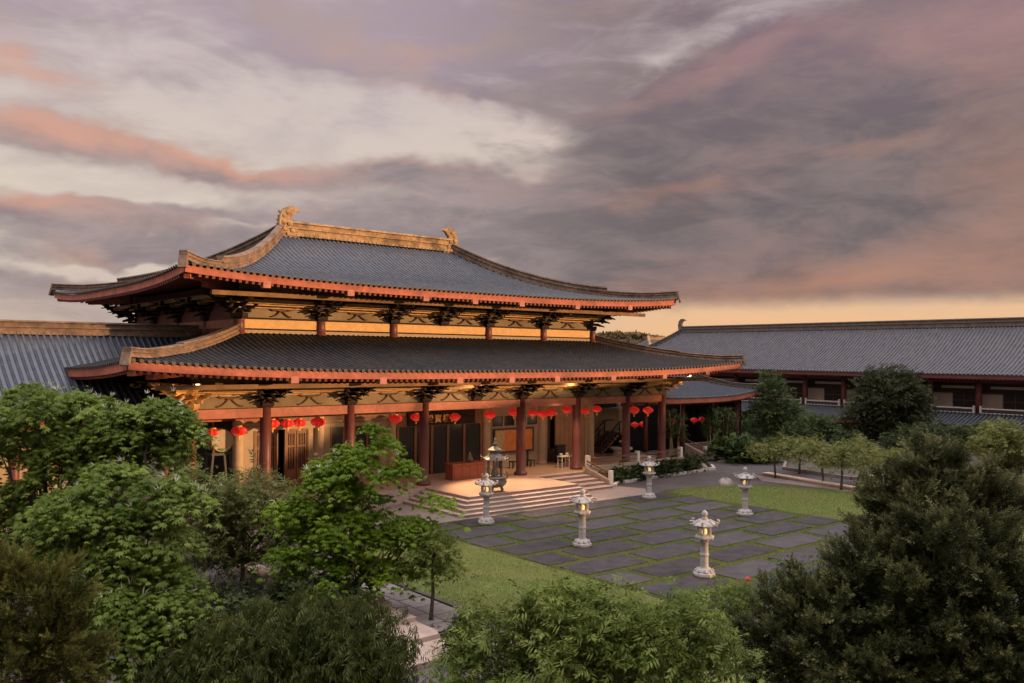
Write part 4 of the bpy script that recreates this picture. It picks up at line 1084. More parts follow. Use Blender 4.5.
# ------------------------------------------------------------------ camera frame (real station 8 m above the court)
FOC = 872.0; YAW = 50.5117; HOR = 356.53; ROLL = 0.0083
_a = R(YAW)
CD = np.array([math.cos(_a), math.sin(_a), 0]); CR = np.array([math.sin(_a), -math.cos(_a), 0])
def at(u, v, t):
    U = u-512; V = v-HOR; c, s = math.cos(ROLL), math.sin(ROLL)
    x = c*U+s*V; y = -s*U+c*V
    return np.array([0,0,8.0]) + CD*t + CR*(x/FOC*t) + np.array([0,0,-y/FOC*t])

# ------------------------------------------------------------------ foliage
def leaf(p, d, up, L, W, droop=0.0):
    """diamond blade from p along d"""
    d = np.array(d, float); d /= np.linalg.norm(d); s = np.cross(d, up); s /= (np.linalg.norm(s)+1e-9)
    p = np.array(p, float); m = p+d*L*.45+np.array([0,0,-droop*L*.15]); t = p+d*L+np.array([0,0,-droop*L*.5])
    return [p, m+s*W*.5, t, m-s*W*.5]
def proto_palmate():
    V = []
    for k in range(7):
        a = (k-3)*.62 + PI/2; l = [.62,.85,1.0,1.08,1.0,.85,.62][k]
        V += leaf((0,0,0), (math.cos(a), math.sin(a), -.18-.05*abs(k-3)), (0,0,1), l, .34, .55)
    return np.array(V)
def proto_lance(n=9, droop=.7, L=.5, W=.13, rnd=0.0):
    r2 = np.random.default_rng(3); V = []
    for k in range(n):
        t = k/(n-1); side = 1 if k%2 else -1
        p = (0, t*.9, -droop*.35*t*t)
        d = (side*(1-.5*t)+r2.uniform(-.2,.2), .6+.6*t, -droop*.6+r2.uniform(-.25,.35))
        if rnd: d = tuple(np.array(d)+r2.normal(0,rnd,3))
        V += leaf(p, d, (0,0,1), L*(1-.3*t), W, droop)
    return np.array(V)
def proto_needle(n=18):
    r2 = np.random.default_rng(4); V = []
    for k in range(n):
        t = k/(n-1); a = k*2.4
        p = (0, t*.8, .1*t*t)
        d = (math.cos(a)*.75, .75, math.sin(a)*.75)
        V += leaf(p, d, (r2.uniform(-1,1),r2.uniform(-1,1),1), .34*(1-.45*t), .085)
    V += leaf((0,.65,.08),(0,1,.12),(0,0,1),.4,.07)
    return np.array(V)
def proto_round(n=8):
    r2 = np.random.default_rng(5); V = []
    for k in range(n):
        a = k*2.4; d = (math.cos(a), math.sin(a), r2.uniform(-.3,.7))
        V += leaf((0,0,.08*k/n), d, (0,0,1), r2.uniform(.5,.9), .34, .25)
    return np.array(V)
PROTO = {'palmate': proto_palmate(), 'lance': proto_lance(12,.55,.46,.12,.45), 'droop': proto_lance(12, 1.2, .5, .11, .45), 'needle': proto_needle(), 'round': proto_round(), 'blade': np.array(leaf((0,0,0),(0,.1,1),(1,0,0),1,.12))}

def rotmats(yaw, tilt, roll):
    cy, sy = np.cos(yaw), np.sin(yaw); ct, st = np.cos(tilt), np.sin(tilt); cr, sr = np.cos(roll), np.sin(roll)
    n = len(yaw); Z = np.zeros(n); O = np.ones(n)
    Rz = np.stack([cy,-sy,Z, sy,cy,Z, Z,Z,O], -1).reshape(n,3,3)
    Rx = np.stack([O,Z,Z, Z,ct,-st, Z,st,ct], -1).reshape(n,3,3)
    Ry = np.stack([cr,Z,sr, Z,O,Z, -sr,Z,cr], -1).reshape(n,3,3)
    return Rz@Rx@Ry

def foliage_mesh(name, P, yaw, tilt, roll, sc, tint, kind, m, parent=None, origin=None):
    pv = PROTO[kind]; n = len(P); k = len(pv)
    RM = rotmats(yaw, tilt, roll)
    V = np.einsum('nij,kj->nki', RM, pv)*sc[:,None,None] + P[:,None,:]
    Q = np.arange(n*k, dtype=np.int32).reshape(-1,4)
    T = np.repeat(tint, k//4) + np.random.default_rng(1).uniform(-.12,.12,n*(k//4))
    o = npmesh(name, V.reshape(-1,3), Q, m, parent, np.clip(T,0,1), origin=origin)
    return o

def crown_points(lobes, nclump, per, spread, r2, flat=.4, shell=.4, up=.25):
    """lobes: (centre, radii). returns sprig positions, outward dirs, clump tints, clump centres"""
    vol = np.array([l[1][0]*l[1][1]*l[1][2] for l in lobes])**.67; vol /= vol.sum()
    C = []; D = []
    pick = r2.choice(len(lobes), nclump, p=vol)
    for i in pick:
        c, rad = np.array(lobes[i][0]), np.array(lobes[i][1])
        d = r2.normal(size=3); d[2] += up; d /= np.linalg.norm(d)
        q = r2.uniform(shell, 1.0)**.5 * r2.uniform(.92,1.12)
        C.append(c + d*rad*q); D.append(d)
    C = np.array(C); D = np.array(D)
    idx = np.repeat(np.arange(nclump), per)
    off = r2.normal(size=(len(idx),3))*spread*np.array([1,1,flat])
    rr = np.hypot(off[:,0], off[:,1]); off[:,2] -= .28*rr*rr/max(spread,.01)
    T = r2.normal(.45,.2,nclump)[idx]
    return C[idx]+off, D[idx], T, C, idx, off

def tree(name, label, cat, base_u, t, lobes, kind, leafm, nclump, per, spread, size, seed, barkm='bark', trunk_r=.12, group=None, flat=.4, shell=.35, up=.25, stems=1, tips=0, depthk=.9, base=None, limb=True, lean=0.0):
    r2 = np.random.default_rng(seed)
    b = np.array(base, float) if base is not None else at(base_u, 400, t); b = np.array([b[0], b[1], 0.0])
    root = thing(name, tuple(b), label, cat, group)
    L = []
    for l in lobes:
        dt = l[4] if len(l) > 4 else r2.uniform(-.5,.5)*l[2]*t/FOC
        tt = t+dt; ru, rv = l[2]*tt/FOC, l[3]*tt/FOC
        L.append((at(l[0], l[1], tt), np.array([ru, ru, rv])*np.array([depthk if depthk<1 else 1,1,1])))
    P, D, T, C, idx, off = crown_points(L, nclump, per, spread, r2, flat, shell, up)
    n = len(P)
    if kind == 'needle':
        # feathery plumes: sprigs strung along a shoot that grows outwards and up, paler towards the tip
        ax = D + np.array([0,0,.55]) + r2.normal(0,.25,D.shape); ax /= np.linalg.norm(ax,axis=1)[:,None]
        nc = len(C); axc = ax.reshape(nc,-1,3)[:,0][idx]; ln = (spread*r2.uniform(1.6,4.2,nc))[idx]
        s_ = r2.uniform(0,1,n)
        P = C[idx] + axc*(s_*ln)[:,None] + r2.normal(0,1,(n,3))*(spread*.55*(1.15-s_))[:,None]
        T = (r2.normal(.12,.10,nc)[idx]) + .62*s_**2.2*r2.uniform(.3,1.3,nc)[idx]; D = axc
    if kind in ('palmate',):
        yaw = np.arctan2(off[:,1], off[:,0])-PI/2 + r2.normal(0,.5,n); tilt = r2.normal(-.15,.3,n); roll = r2.normal(0,.25,n)
    elif kind == 'needle':
        yaw = np.arctan2(D[:,1], D[:,0])-PI/2 + r2.normal(0,.6,n); tilt = np.arcsin(np.clip(D[:,2],-.3,1))*.85 + r2.normal(0,.4,n); roll = r2.uniform(-1,1,n)
    elif kind == 'droop':
        yaw = r2.uniform(0,2*PI,n); tilt = r2.normal(-.45,.35,n); roll = r2.normal(0,.4,n)
    else:
        yaw = r2.uniform(0,2*PI,n); tilt = r2.normal(.1,.4,n); roll = r2.normal(0,.4,n)
    sc = size*r2.uniform(.5,1.35,n)
    foliage_mesh('crown', P, yaw, tilt, roll, sc, T, kind, leafm, root)
    if tips:
        tips = int(tips*2.6)
        up_i = r2.choice(n, tips, p=(np.clip(D[:,2]+.3,0.02,None))/np.clip(D[:,2]+.3,0.02,None).sum())
        Pt = P[up_i]+D[up_i]*size*.6+np.array([0,0,size*.5])
        foliage_mesh('flower_tips', Pt, r2.uniform(0,6,tips), r2.normal(.7,.4,tips), r2.normal(0,.4,tips), np.full(tips,.17)*r2.uniform(.6,1.3,tips), np.full(tips,.5), 'tip', M_TIP, root)['kind'] = 'stuff'
    mb = MB(); top = C.mean(0); zmin = min(l[0][2]-l[1][2]*.4 for l in L)
    fork = np.array([b[0]*.55+top[0]*.45, b[1]*.55+top[1]*.45, max(.4, min(zmin, top[2]-.3))])
    for s in range(stems):
        o = np.array([r2.normal(0,.16), r2.normal(0,.16), 0])*(stems>1)
        f2 = fork + o*2.5
        mid = (b+o+f2)/2 + np.array([r2.normal(0,.05), r2.normal(0,.05), 0])
        mb.tube([tuple(b+o+np.array([0,0,-.05])), tuple(b+o+np.array([0,0,.15])), tuple(mid), tuple(f2)], [trunk_r*1.5, trunk_r*1.1, trunk_r*.9, trunk_r*.75], 8)
        if limb:
            ends = C[r2.choice(len(C), min(len(C), max(8, len(C)//4//stems)), replace=False)]
            hubs = [l[0] for l in L]
            for e in ends:
                h = min(hubs, key=lambda q: np.linalg.norm(q-e)); q1 = f2*.45+h*.55 + r2.normal(0,.08,3); 
                mb.tube([tuple(f2), tuple(q1), tuple(q1*.4+e*.6+np.array([0,0,.05])), tuple(e)], [trunk_r*.5, trunk_r*.3, trunk_r*.16, trunk_r*.06], 5)
    mb.build('trunk', M[barkm], root, smooth=True)
    return root

PROTO['tip'] = np.array(sum([leaf((0,0,0),(math.cos(a)*.6,1,.5*math.sin(a)),(0,0,1),1.0,.13) for a in (0,1.3,2.6,4.1)], []))
M_TIP = leafmat('flower_white', (.50,.45,.33), (.72,.68,.55), .3)
LM = {
 'maple': leafmat('leaf_maple', (.085,.135,.018), (.245,.315,.060), .40),
 'maple2': leafmat('leaf_bright', (.080,.145,.008), (.245,.345,.030), .42),
 'grey': leafmat('leaf_greygreen', (.105,.122,.032), (.225,.240,.078), .32),
 'front': leafmat('leaf_front', (.072,.108,.018), (.225,.265,.060), .32),
 'droop': leafmat('leaf_droop', (.024,.036,.007), (.125,.142,.036), .28),
 'olive': leafmat('leaf_olive', (.042,.046,.008), (.225,.215,.050), .25),
 'conifer': leafmat('leaf_conifer', (.014,.019,.007), (.180,.190,.070), .2),
 'conifer_top': leafmat('leaf_conifer_top', (.028,.034,.012), (.230,.230,.095), .22),
 'row': leafmat('leaf_row', (.120,.140,.038), (.255,.265,.085), .32),
 'big': leafmat('leaf_big', (.022,.030,.012), (.080,.085,.036), .22),
 'clump': leafmat('leaf_clump', (.040,.062,.022), (.115,.150,.055), .28),
 'shrub': leafmat('leaf_shrub', (.026,.040,.014), (.085,.105,.038), .22),
 'hedge': leafmat('leaf_hedge', (.034,.056,.016), (.066,.100,.026), .22),
 'silver': leafmat('leaf_silver', (.070,.090,.062), (.130,.155,.105), .2),
 'bamboo': leafmat('leaf_bamboo', (.045,.060,.020), (.100,.120,.042), .3),
}
# ---- foreground trees
tree('maple_tree', 'tall soft green tree at the left edge rising against the ribbed side roof', 'tree', 55, 25, [(40,408,44,32),(92,425,38,32),(15,465,40,45),(70,470,46,42),(20,530,45,45),(85,520,40,40),(115,452,22,20)], 'palmate', LM['maple'], 170, 84, .31, .13, 11, tips=34, trunk_r=.12, stems=2, shell=.5, flat=.25)
tree('maple_tree', 'soft green tree with pale bare stems in front of the lit left eave corner', 'tree', 176, 24, [(152,420,40,22),(134,442,30,20),(180,434,18,15),(114,420,20,20),(170,408,16,10)], 'palmate', LM['maple'], 78, 84, .27, .13, 12, 'bark_pale', .05, tips=34, stems=3, shell=.5, flat=.25)
tree('maple_tree', 'dense soft green tree in front of the others at lower left', 'tree', 130, 18, [(110,500,50,38),(90,560,56,42),(150,545,48,42),(165,610,44,42),(115,620,56,48),(182,502,26,24),(60,520,32,32)], 'palmate', LM['maple'], 200, 86, .225, .105, 13, tips=34, trunk_r=.10, stems=2, shell=.5, flat=.25)
tree('slender_tree', 'thin grey green tree with dark trunk beside the peach walkway kerb', 'tree', 243, 30, [(225,505,42,28),(205,535,36,28),(262,522,38,30),(288,500,30,24),(250,484,30,18),(190,495,26,28),(300,530,26,28),(285,550,28,20),(215,558,28,14)], 'lance', LM['grey'], 230, 18, .36, .36, 14, trunk_r=.08, shell=.2, tips=14)
tree('bushy_tree', 'dark olive bushy tree filling the bottom left corner', 'tree', 40, 12, [(20,622,38,36),(68,654,24,34),(0,592,26,26),(52,606,18,20),(30,674,50,34)], 'needle', LM['olive'], 230, 34, .13, .15, 15, trunk_r=.08, flat=.8, shell=.5)
tree('weeping_tree', 'dark weeping tree with drooping leaves at the bottom below the bright tree', 'tree', 320, 17, [(330,645,66,40),(250,656,56,36),(384,662,30,34),(185,670,48,32),(305,612,46,20),(262,624,36,24),(356,616,36,20),(215,645,40,30)], 'droop', LM['droop'], 300, 26, .22, .22, 16, trunk_r=.08, flat=.6, shell=.45)
tree('leafy_tree', 'bright green many-stemmed tree standing in front of the hall steps', 'tree', 385, 27, [(350,460,24,18),(378,436,20,14),(368,452,18,12),(328,488,32,20),(300,512,24,22),(400,472,30,13),(434,500,16,8),(345,525,46,24),(402,530,32,16),(304,552,30,22),(352,572,46,18),(414,556,26,13),(318,468,16,12),(368,500,28,18),(320,582,28,14)], 'palmate', LM['maple2'], 135, 84, .28, .135, 17, 'bark_pale', .075, stems=4, tips=44, shell=.45, flat=.25)
tree('slim_tree', 'small slim tree with single trunk standing on the left lawn edge', 'tree', 433, 26.4, [(433,546,26,13),(447,562,16,10),(420,562,14,11),(440,535,14,9)], 'lance', LM['front'], 46, 16, .22, .24, 18, trunk_r=.06)
tree('broadleaf_tree', 'wide leafy tree at the bottom centre overlapping the slabs', 'tree', 590, 14, [(590,630,82,40),(505,634,50,40),(682,626,38,34),(480,664,40,26),(555,606,40,18),(640,662,76,36),(718,658,32,26),(560,668,76,28),(612,600,24,12)], 'lance', LM['front'], 215, 22, .20, .26, 19, trunk_r=.07, flat=.6, shell=.45)
tree('conifer', 'big dark conifer with feathery tips filling the lower right', 'tree', 900, 16, [(905,598,64,40),(815,628,46,26),(965,610,62,52),(850,655,86,38),(775,660,28,22),(985,670,70,32),(945,560,46,30),(865,585,28,24),(900,640,60,40)], 'needle', LM['conifer'], 640, 46, .17, .25, 20, trunk_r=.16, flat=.9, shell=.3)
tree('conifer', 'paler conifer top rising behind the dark one at right', 'tree', 930, 20, [(922,498,26,26),(945,484,20,16),(900,520,28,20),(975,512,24,30),(940,535,44,28),(1000,532,18,34),(924,466,8,10)], 'needle', LM['conifer_top'], 300, 44, .20, .27, 21, trunk_r=.12, flat=.9, shell=.5)
tree('shrub', 'rounded silvery bush between the slabs and the dark conifer', 'shrub', 795, 24, [(800,578,32,20),(778,594,20,12),(825,592,24,20)], 'round', LM['silver'], 110, 18, .2, .10, 22, trunk_r=.05, flat=.8)
tree('flower_bush', 'leafy bush with one red bloom below the slabs', 'shrub', 745, 19, [(730,596,28,12),(752,592,16,10),(700,604,28,12)], 'lance', LM['front'], 50, 20, .18, .17, 23, trunk_r=.03)
fl = MB(); p = at(748,580,18.8)
for k in range(5):
    a = k*1.257; fl.lathe([(.01,-.02),(.04,0),(.03,.035),(.01,.04)], (p[0]+.035*math.cos(a),p[1]+.035*math.sin(a),p[2]+.02*(k%2)), 7)
tag(fl.build('flower', M['petal'], None, origin=tuple(p)), 'single red flower on the leafy bush below the slabs', 'flower')
for i, (u, t, lb, l) in enumerate(((285,25.5,[(285,598,22,16),(300,590,18,14)],'dark shrub between the weeping tree and the bright many-stemmed tree'),(325,26,[(330,590,24,14),(345,596,20,12)],'low dark shrub under the bright many-stemmed tree'),(205,28,[(200,596,30,20),(228,602,28,20),(250,590,20,14)],'low dark glossy shrub under the grey green tree'),(250,24,[(240,618,30,18)],'round low shrub beside the walkway under the trees'),(405,25.5,[(400,634,16,10),(412,640,16,8)],'small dark shrub at the foot of the bright many-stemmed tree'),(470,23,[(475,628,22,12),(462,640,16,10)],'low leafy shrub at the lawn corner beside the slim tree'))):
    tree('shrub', l, 'shrub', u, t, lb, 'round', LM['shrub'], 40, 18, .22, .16, 40+i, trunk_r=.03, flat=.7)
# ---- right-hand middle distance
rowt = [(776,478,[(778,449,24,9),(762,446,14,7),(790,440,12,6)],'first of the row of slender young trees by the hedge, yellowish crown',58.5),
 (800,476,[(800,448,20,10),(812,442,12,7)],'slender young tree on the path side between the first two of the row',61),
 (824,486,[(826,452,20,10),(815,444,14,7)],'slender young tree with thin trunk midway along the low stone wall',56),
 (842,490,[(842,455,22,11),(852,444,14,8)],'slender young tree leaning slightly before the round planting bed',53.5),
 (858,485,[(862,448,14,8),(872,456,20,11)],'slender young tree with the dark trunk before the slatted bench',56),
 (884,490,[(890,458,24,13),(905,452,18,11)],'slender young tree next to the paler conifer top',52)]
for i, (u, v, lb, l, t) in enumerate(rowt):
    q = at(u, v, t); tree('young_tree', 'x' and l, 'tree', u, t, lb, 'lance', LM['row'], 40, 12, .36, .38, 60+i, trunk_r=.07, group='row of young trees by the low wall', flat=.35, shell=.1)
tree('round_tree', 'large rounded dark tree standing against the two-storey wing', 'tree', 890, 76, [(888,398,34,30),(908,412,24,20),(868,412,22,20),(890,428,38,14),(890,378,20,14),(905,390,20,18)], 'lance', LM['big'], 300, 20, .5, .55, 70, trunk_r=.25, flat=.5)
tree('bushy_tree', 'upright green tree just right of the gallery roof corner', 'tree', 775, 74, [(775,398,14,22),(772,380,9,10),(785,412,16,18),(762,412,14,14),(778,430,22,14)], 'lance', LM['clump'], 130, 20, .42, .5, 71, trunk_r=.15, flat=.5)
tree('bushy_tree', 'spreading dark green tree under the wing balcony left of the round tree', 'tree', 805, 77, [(805,424,22,14),(825,430,18,12),(790,438,18,12),(838,436,14,10),(752,424,16,12)], 'lance', LM['clump'], 110, 20, .45, .5, 72, trunk_r=.15, flat=.5)
tree('bushy_tree', 'yellowish green tree at the right edge above the small far lawn', 'tree', 1008, 52, [(1005,438,24,18),(1022,455,20,22),(985,448,15,15),(1010,468,20,12)], 'lance', LM['row'], 110, 18, .38, .42, 73, trunk_r=.12, flat=.5)
tree('bushy_tree', 'dark leafy tree behind the low wall right of the young row', 'tree', 935, 66, [(930,436,26,14),(955,440,22,14),(905,438,18,12),(850,440,20,9),(975,436,20,14)], 'lance', LM['shrub'], 130, 18, .5, .55, 74, trunk_r=.14, flat=.5)
for i, (u, t, lb, l) in enumerate(((740,68,[(728,448,14,9),(742,446,18,11),(760,449,16,9),(748,452,26,7)],'broad clipped green hedge beside the gallery steps'),(800,70,[(795,470,26,6),(820,468,24,7),(850,470,24,8)],'low dark planting in the round bed behind the young trees'))):
    tree('hedge', l, 'hedge', u, t, lb, 'round', LM['hedge'], 150, 12, .5, .34, 80+i, trunk_r=.05, flat=.6, limb=False)
shr = [(40.3,38.95,.7,.75,'shrub at the left end of the bed beside the white stair post'),(41.5,39.2,.75,1.0,'upright shrub second from the white stair post'),(42.6,38.95,.6,.65,'low shrub behind the pale rock of the shrub bed'),(43.6,39.3,.8,1.15,'tall shrub in front of the middle white balustrade post'),(44.8,39.15,.75,.95,'shrub just right of the middle white balustrade post'),(45.9,39.3,.85,1.2,'biggest dark shrub of the bed under the handrail'),(47.0,39.5,.8,1.1,'shrub behind the grey rock of the bed'),(48.2,39.5,.75,1.0,'shrub in front of the last white balustrade post'),(49.4,39.8,.85,1.1,'shrub right of the balustrade end'),(50.6,40.2,.8,.9,'shrub near the small pale rock at the bed end'),(50.3,41.6,.9,1.1,'shrub at the back of the bed towards the gallery'),(51.5,41.8,.75,.85,'last shrub of the bed beside the second stair wall')]
for i, (x, y, rr, h, l) in enumerate(shr):
    r2 = np.random.default_rng(100+i); root = thing('shrub', (x,y,.03), 'dark '+l if 'dark' not in l else l, 'shrub', 'shrubs in the bed below the balustrade')
    L_ = [(np.array([x,y,.03+h*.5]), np.array([rr,rr*.8,h*.5])), (np.array([x+.25,y-.1,.03+h*.7]), np.array([rr*.5,rr*.5,h*.4]))]
    L_ = [(np.array([c_[0],c_[1],c_[2]*.8]), q_*np.array([1,1,.72])) for c_, q_ in L_]
    P, D, T, C, idx, off = crown_points(L_, 44, 12, .2, r2, .7, .3, .4)
    P[:,2] = np.maximum(P[:,2], .06); n = len(P)
    foliage_mesh('foliage', P, r2.uniform(0,6.3,n), r2.normal(.1,.5,n), r2.normal(0,.4,n), r2.uniform(.12,.22,n), T, 'round', LM['shrub'], root)
    mb = MB()
    for k in range(5): mb.tube([(x,y,0),(x+r2.normal(0,.15),y+r2.normal(0,.15),h*.4),tuple(C[k*5])], [.03,.02,.008], 5)
    mb.build('stems', M['bark'], root)
# bamboo beside the gallery
for i, (u, t, l) in enumerate(((673,67,'pale bamboo canes right beside the corner column of the hall'),(712,71,'bamboo clump under the gallery eave left of its end'),(728,72,'bamboo clump at the dark end of the gallery'))):
    r2 = np.random.default_rng(130+i); b = at(u, 447, t); b[2] = 0
    root = thing('bamboo_clump', tuple(b), l, 'bamboo')
    tops = []
    for k in range(7):
        mb = MB(); o = r2.normal(0,.35,2); ln = r2.normal(0,.25,2); h = r2.uniform(3.0,4.1)
        pts = [(b[0]+o[0]+ln[0]*s*s, b[1]+o[1]+ln[1]*s*s, h*s) for s in np.linspace(0,1,7)]
        mb.tube(pts, [.035]*6+[.015], 6); mb.build('cane', M['cane'], root); tops.append(pts)
    P = np.array([np.array(q[j])+r2.normal(0,.25,3)*np.array([1,1,.5]) for q in tops for j in (4,5,6) for _ in range(14)]); n = len(P)
    foliage_mesh('foliage', P, r2.uniform(0,6.3,n), r2.normal(-.3,.4,n), r2.normal(0,.4,n), r2.uniform(.25,.45,n), r2.normal(.45,.2,n), 'droop', LM['bamboo'], root)
# ---- trees on the far hill (one wood) and grass
r2 = np.random.default_rng(5); Hv = np.array(H).reshape(-1,3); s_ = Hv[r2.choice(len(Hv), 9000)] + r2.normal(0,3,(9000,3))*np.array([1,1,.0]) + np.array([0,0,.6])
o = foliage_mesh('hill_woods', s_, r2.uniform(0,6,9000), r2.normal(0,.5,9000), r2.normal(0,.5,9000), r2.uniform(1.5,3.4,9000), r2.normal(.5,.25,9000), 'round', leafmat('leaf_hill',(.085,.065,.035),(.17,.12,.06),.2)); stuff(o)  # brown woods, lightened so the colour carries the warm distance haze
def grass(name, n, xr, yr, h, test=None, z=.01):
    P = np.stack([r2.uniform(*xr,n), r2.uniform(*yr,n), np.full(n,z)], -1)
    if test is not None: P = P[test(P)]
    n = len(P); o = foliage_mesh(name, P, r2.uniform(0,6.3,n), r2.normal(0,.4,n), r2.normal(0,.4,n), h*r2.uniform(.6,1.3,n), r2.uniform(0,1,n), 'blade', M['blade']); stuff(o); return o
grass('lawn_grass', 90000, (16.35,22.42), (16,34.2), .07)
def poly(P): 
    x, y = P[:,0], P[:,1]
    return (x>39.95)&(y<34.6-(x-42.6).clip(0)*.42)&(x<49-(24.6-y).clip(0)*.1)
grass('lawn_grass', 120000, (39.95,49.2), (18,34.8), .07, poly)
def injoint(P):
    k = (34.2-P[:,1])/PY; row = np.floor(k).astype(int); fy = (k-row)*PY
    xx = (P[:,0]-28.0+np.where(row%2==0,0,PX/2))%PX
    j = r2.uniform(-.06,.05,len(P)); return (fy > PY-.31-j)|(fy<.08+j)|(xx<.25+j)|(xx>PX-.25-j)
grass('joint_grass', 260000, (22.3,40.1), (12,34.2), .08, injoint)
# ------------------------------------------------------------------ sky, sun, camera
SKY_TOP, SUN_E, EXPO = 3.7, 4.8, 0.15
SUN_EL, SUN_AZ = 4.5, 140.0          # azimuth measured from +y clockwise
w = bpy.data.worlds.new('World'); SC.world = w; w.use_nodes = True
nt = w.node_tree; N = nt.nodes; L = nt.links
for n in list(N): N.remove(n)
def setin(sock, v):
    if hasattr(v, 'is_output') or isinstance(v, bpy.types.NodeSocket): L.new(v, sock)
    else: sock.default_value = v
def m_(op, a, b=None, c=None, clamp=False):
    n = N.new('ShaderNodeMath'); n.operation = op; n.use_clamp = clamp
    setin(n.inputs[0], a)
    if b is not None: setin(n.inputs[1], b)
    if c is not None: setin(n.inputs[2], c)
    return n.outputs[0]
def sstep(x, lo, hi):
    n = N.new('ShaderNodeMapRange'); n.interpolation_type = 'SMOOTHSTEP'
    setin(n.inputs['Value'], x); n.inputs['From Min'].default_value = lo; n.inputs['From Max'].default_value = hi
    return n.outputs['Result']
def mixc(f, a, b):
    n = N.new('ShaderNodeMix'); n.data_type = 'RGBA'; setin(n.inputs['Factor'], f)
    setin(n.inputs['A'], a if not isinstance(a, tuple) else (*a,1)); setin(n.inputs['B'], b if not isinstance(b, tuple) else (*b,1))
    return n.outputs['Result']
tc = N.new('ShaderNodeTexCoord')
def dot(v):
    n = N.new('ShaderNodeVectorMath'); n.operation = 'DOT_PRODUCT'; L.new(tc.outputs['Generated'], n.inputs[0]); n.inputs[1].default_value = tuple(v)
    return n.outputs['Value']
fw, rt, upz = dot(CD), dot(CR), dot((0,0,1))
az = m_('MULTIPLY', m_('ARCTAN2', rt, fw), 180/PI)
el = m_('MULTIPLY', m_('ARCSINE', upz), 180/PI)
def noise(sx, sy, scale, detail, rough, off=(0,0,0), dist=0.0):
    cb = N.new('ShaderNodeCombineXYZ'); setin(cb.inputs[0], m_('MULTIPLY_ADD', az, sx, off[0])); setin(cb.inputs[1], m_('MULTIPLY_ADD', el, sy, off[1])); cb.inputs[2].default_value = off[2]
    n = N.new('ShaderNodeTexNoise'); n.inputs['Scale'].default_value = scale; n.inputs['Detail'].default_value = detail; n.inputs['Roughness'].default_value = rough
    n.inputs['Distortion'].default_value = dist
    L.new(cb.outputs[0], n.inputs['Vector']); return n.outputs['Fac']
def deg(u, v):
    U = u-512; V = HOR-v + .0083*U
    return math.degrees(math.atan2(U, FOC)), math.degrees(math.atan2(V, math.hypot(FOC, U)))
# turbulence that frays every cloud edge
wx = m_('SUBTRACT', noise(.09,.16,1.0,4,.6,(3,7,1)), .5); wy = m_('SUBTRACT', noise(.09,.16,1.0,4,.6,(13,2,5)), .5)
azw = m_('MULTIPLY_ADD', wx, 9.0, az); elw = m_('MULTIPLY_ADD', wy, 5.5, el)
def blob(u, v, su, sv, tilt=0.0):
    """soft elongated patch of sky; tilt in degrees, positive rises to the right"""
    a0, e0 = deg(u, v); sa, se = su/FOC*57.3, sv/FOC*57.3; t = R(tilt)
    da = m_('SUBTRACT', azw, a0); de = m_('SUBTRACT', elw, e0)
    p = m_('MULTIPLY', m_('ADD', m_('MULTIPLY', da, math.cos(t)), m_('MULTIPLY', de, math.sin(t))), 1/sa)
    q = m_('MULTIPLY', m_('SUBTRACT', m_('MULTIPLY', de, math.cos(t)), m_('MULTIPLY', da, math.sin(t))), 1/se)
    r2 = m_('ADD', m_('MULTIPLY', p, p), m_('MULTIPLY', q, q))
    return m_('EXPONENT', m_('MULTIPLY', r2, -1.0))
def total(items):
    s = None
    for b in items:
        wgt, args = b[0], b[1:]
        t = m_('MULTIPLY', blob(*args), wgt); s = t if s is None else m_('ADD', s, t)
    return s
dens_b = total([
 (.75,800,190,270,120,10),(.62,880,60,260,60,14),(.5,640,120,90,38,8),(.55,760,262,330,42,-2),(.45,1000,250,160,70,0),
 (.55,470,12,330,40,2),(.40,420,70,150,38,-6),(.3,690,70,120,30,8),
 (.60,70,140,120,17,-9),(.3,180,70,60,12,4),(.3,330,60,70,12,-4),(.60,220,166,110,13,-8),(.52,390,178,150,13,0),
 (.55,30,205,75,15,-6),(.50,130,238,170,26,-3),(.50,300,222,150,18,2),(.55,520,222,150,26,4),(.42,80,285,150,26,0),(.42,20,66,46,17,-8),(.35,220,262,120,14,0),(.3,10,5,90,22,0),
 (-.45,400,126,180,24,-4),(-.28,230,112,120,16,-8),(-.55,160,200,110,9,-5),(-.22,545,148,60,24,20),(.18,300,105,90,8,-4),(.3,480,100,100,8,-8),(.3,380,128,110,6,-6),(.25,520,150,50,10,-10),(-.3,640,118,40,7,10),(-.22,880,125,60,6,8),(-.25,860,178,70,6,10),(-.2,650,262,60,5,4),(-.14,700,42,110,16,20),(-.14,800,22,60,18,10),(-.3,620,85,80,16,25),(-.3,110,264,90,5,0),(-.25,165,270,40,4,0),(-.5,120,268,110,5,-1),(-.35,150,300,90,5,0),(-.35,140,206,70,6,-4),(-.3,160,236,16,5,0),(-.3,250,236,30,4,6),(-.3,650,156,40,6,10)])
n1 = noise(.055,.17,1.0,6,.60,(0,0,0),.4)
n2 = noise(.10,.24,1.0,6,.62,(21,5,3),.3)
n3 = noise(.16,.50,1.0,6,.62,(5,31,9),.8)
dens = sstep(m_('ADD', m_('ADD', m_('MULTIPLY', m_('SUBTRACT', n1, .5), 1.0), dens_b), m_('MULTIPLY', m_('SUBTRACT', n3, .5), .9)), -.08, .62)
# the bank ends in a clean edge low over the eastern horizon
edge = m_('ADD', m_('MULTIPLY_ADD', m_('SUBTRACT', n3, .5), 1.1, m_('MULTIPLY', az, -.012)), el)
band = m_('MULTIPLY', m_('SUBTRACT', 1.0, sstep(edge, 2.6, 3.95)), sstep(az, -6, 2))
dens = m_('MULTIPLY', dens, m_('SUBTRACT', 1.0, m_('MULTIPLY', band, .95)))
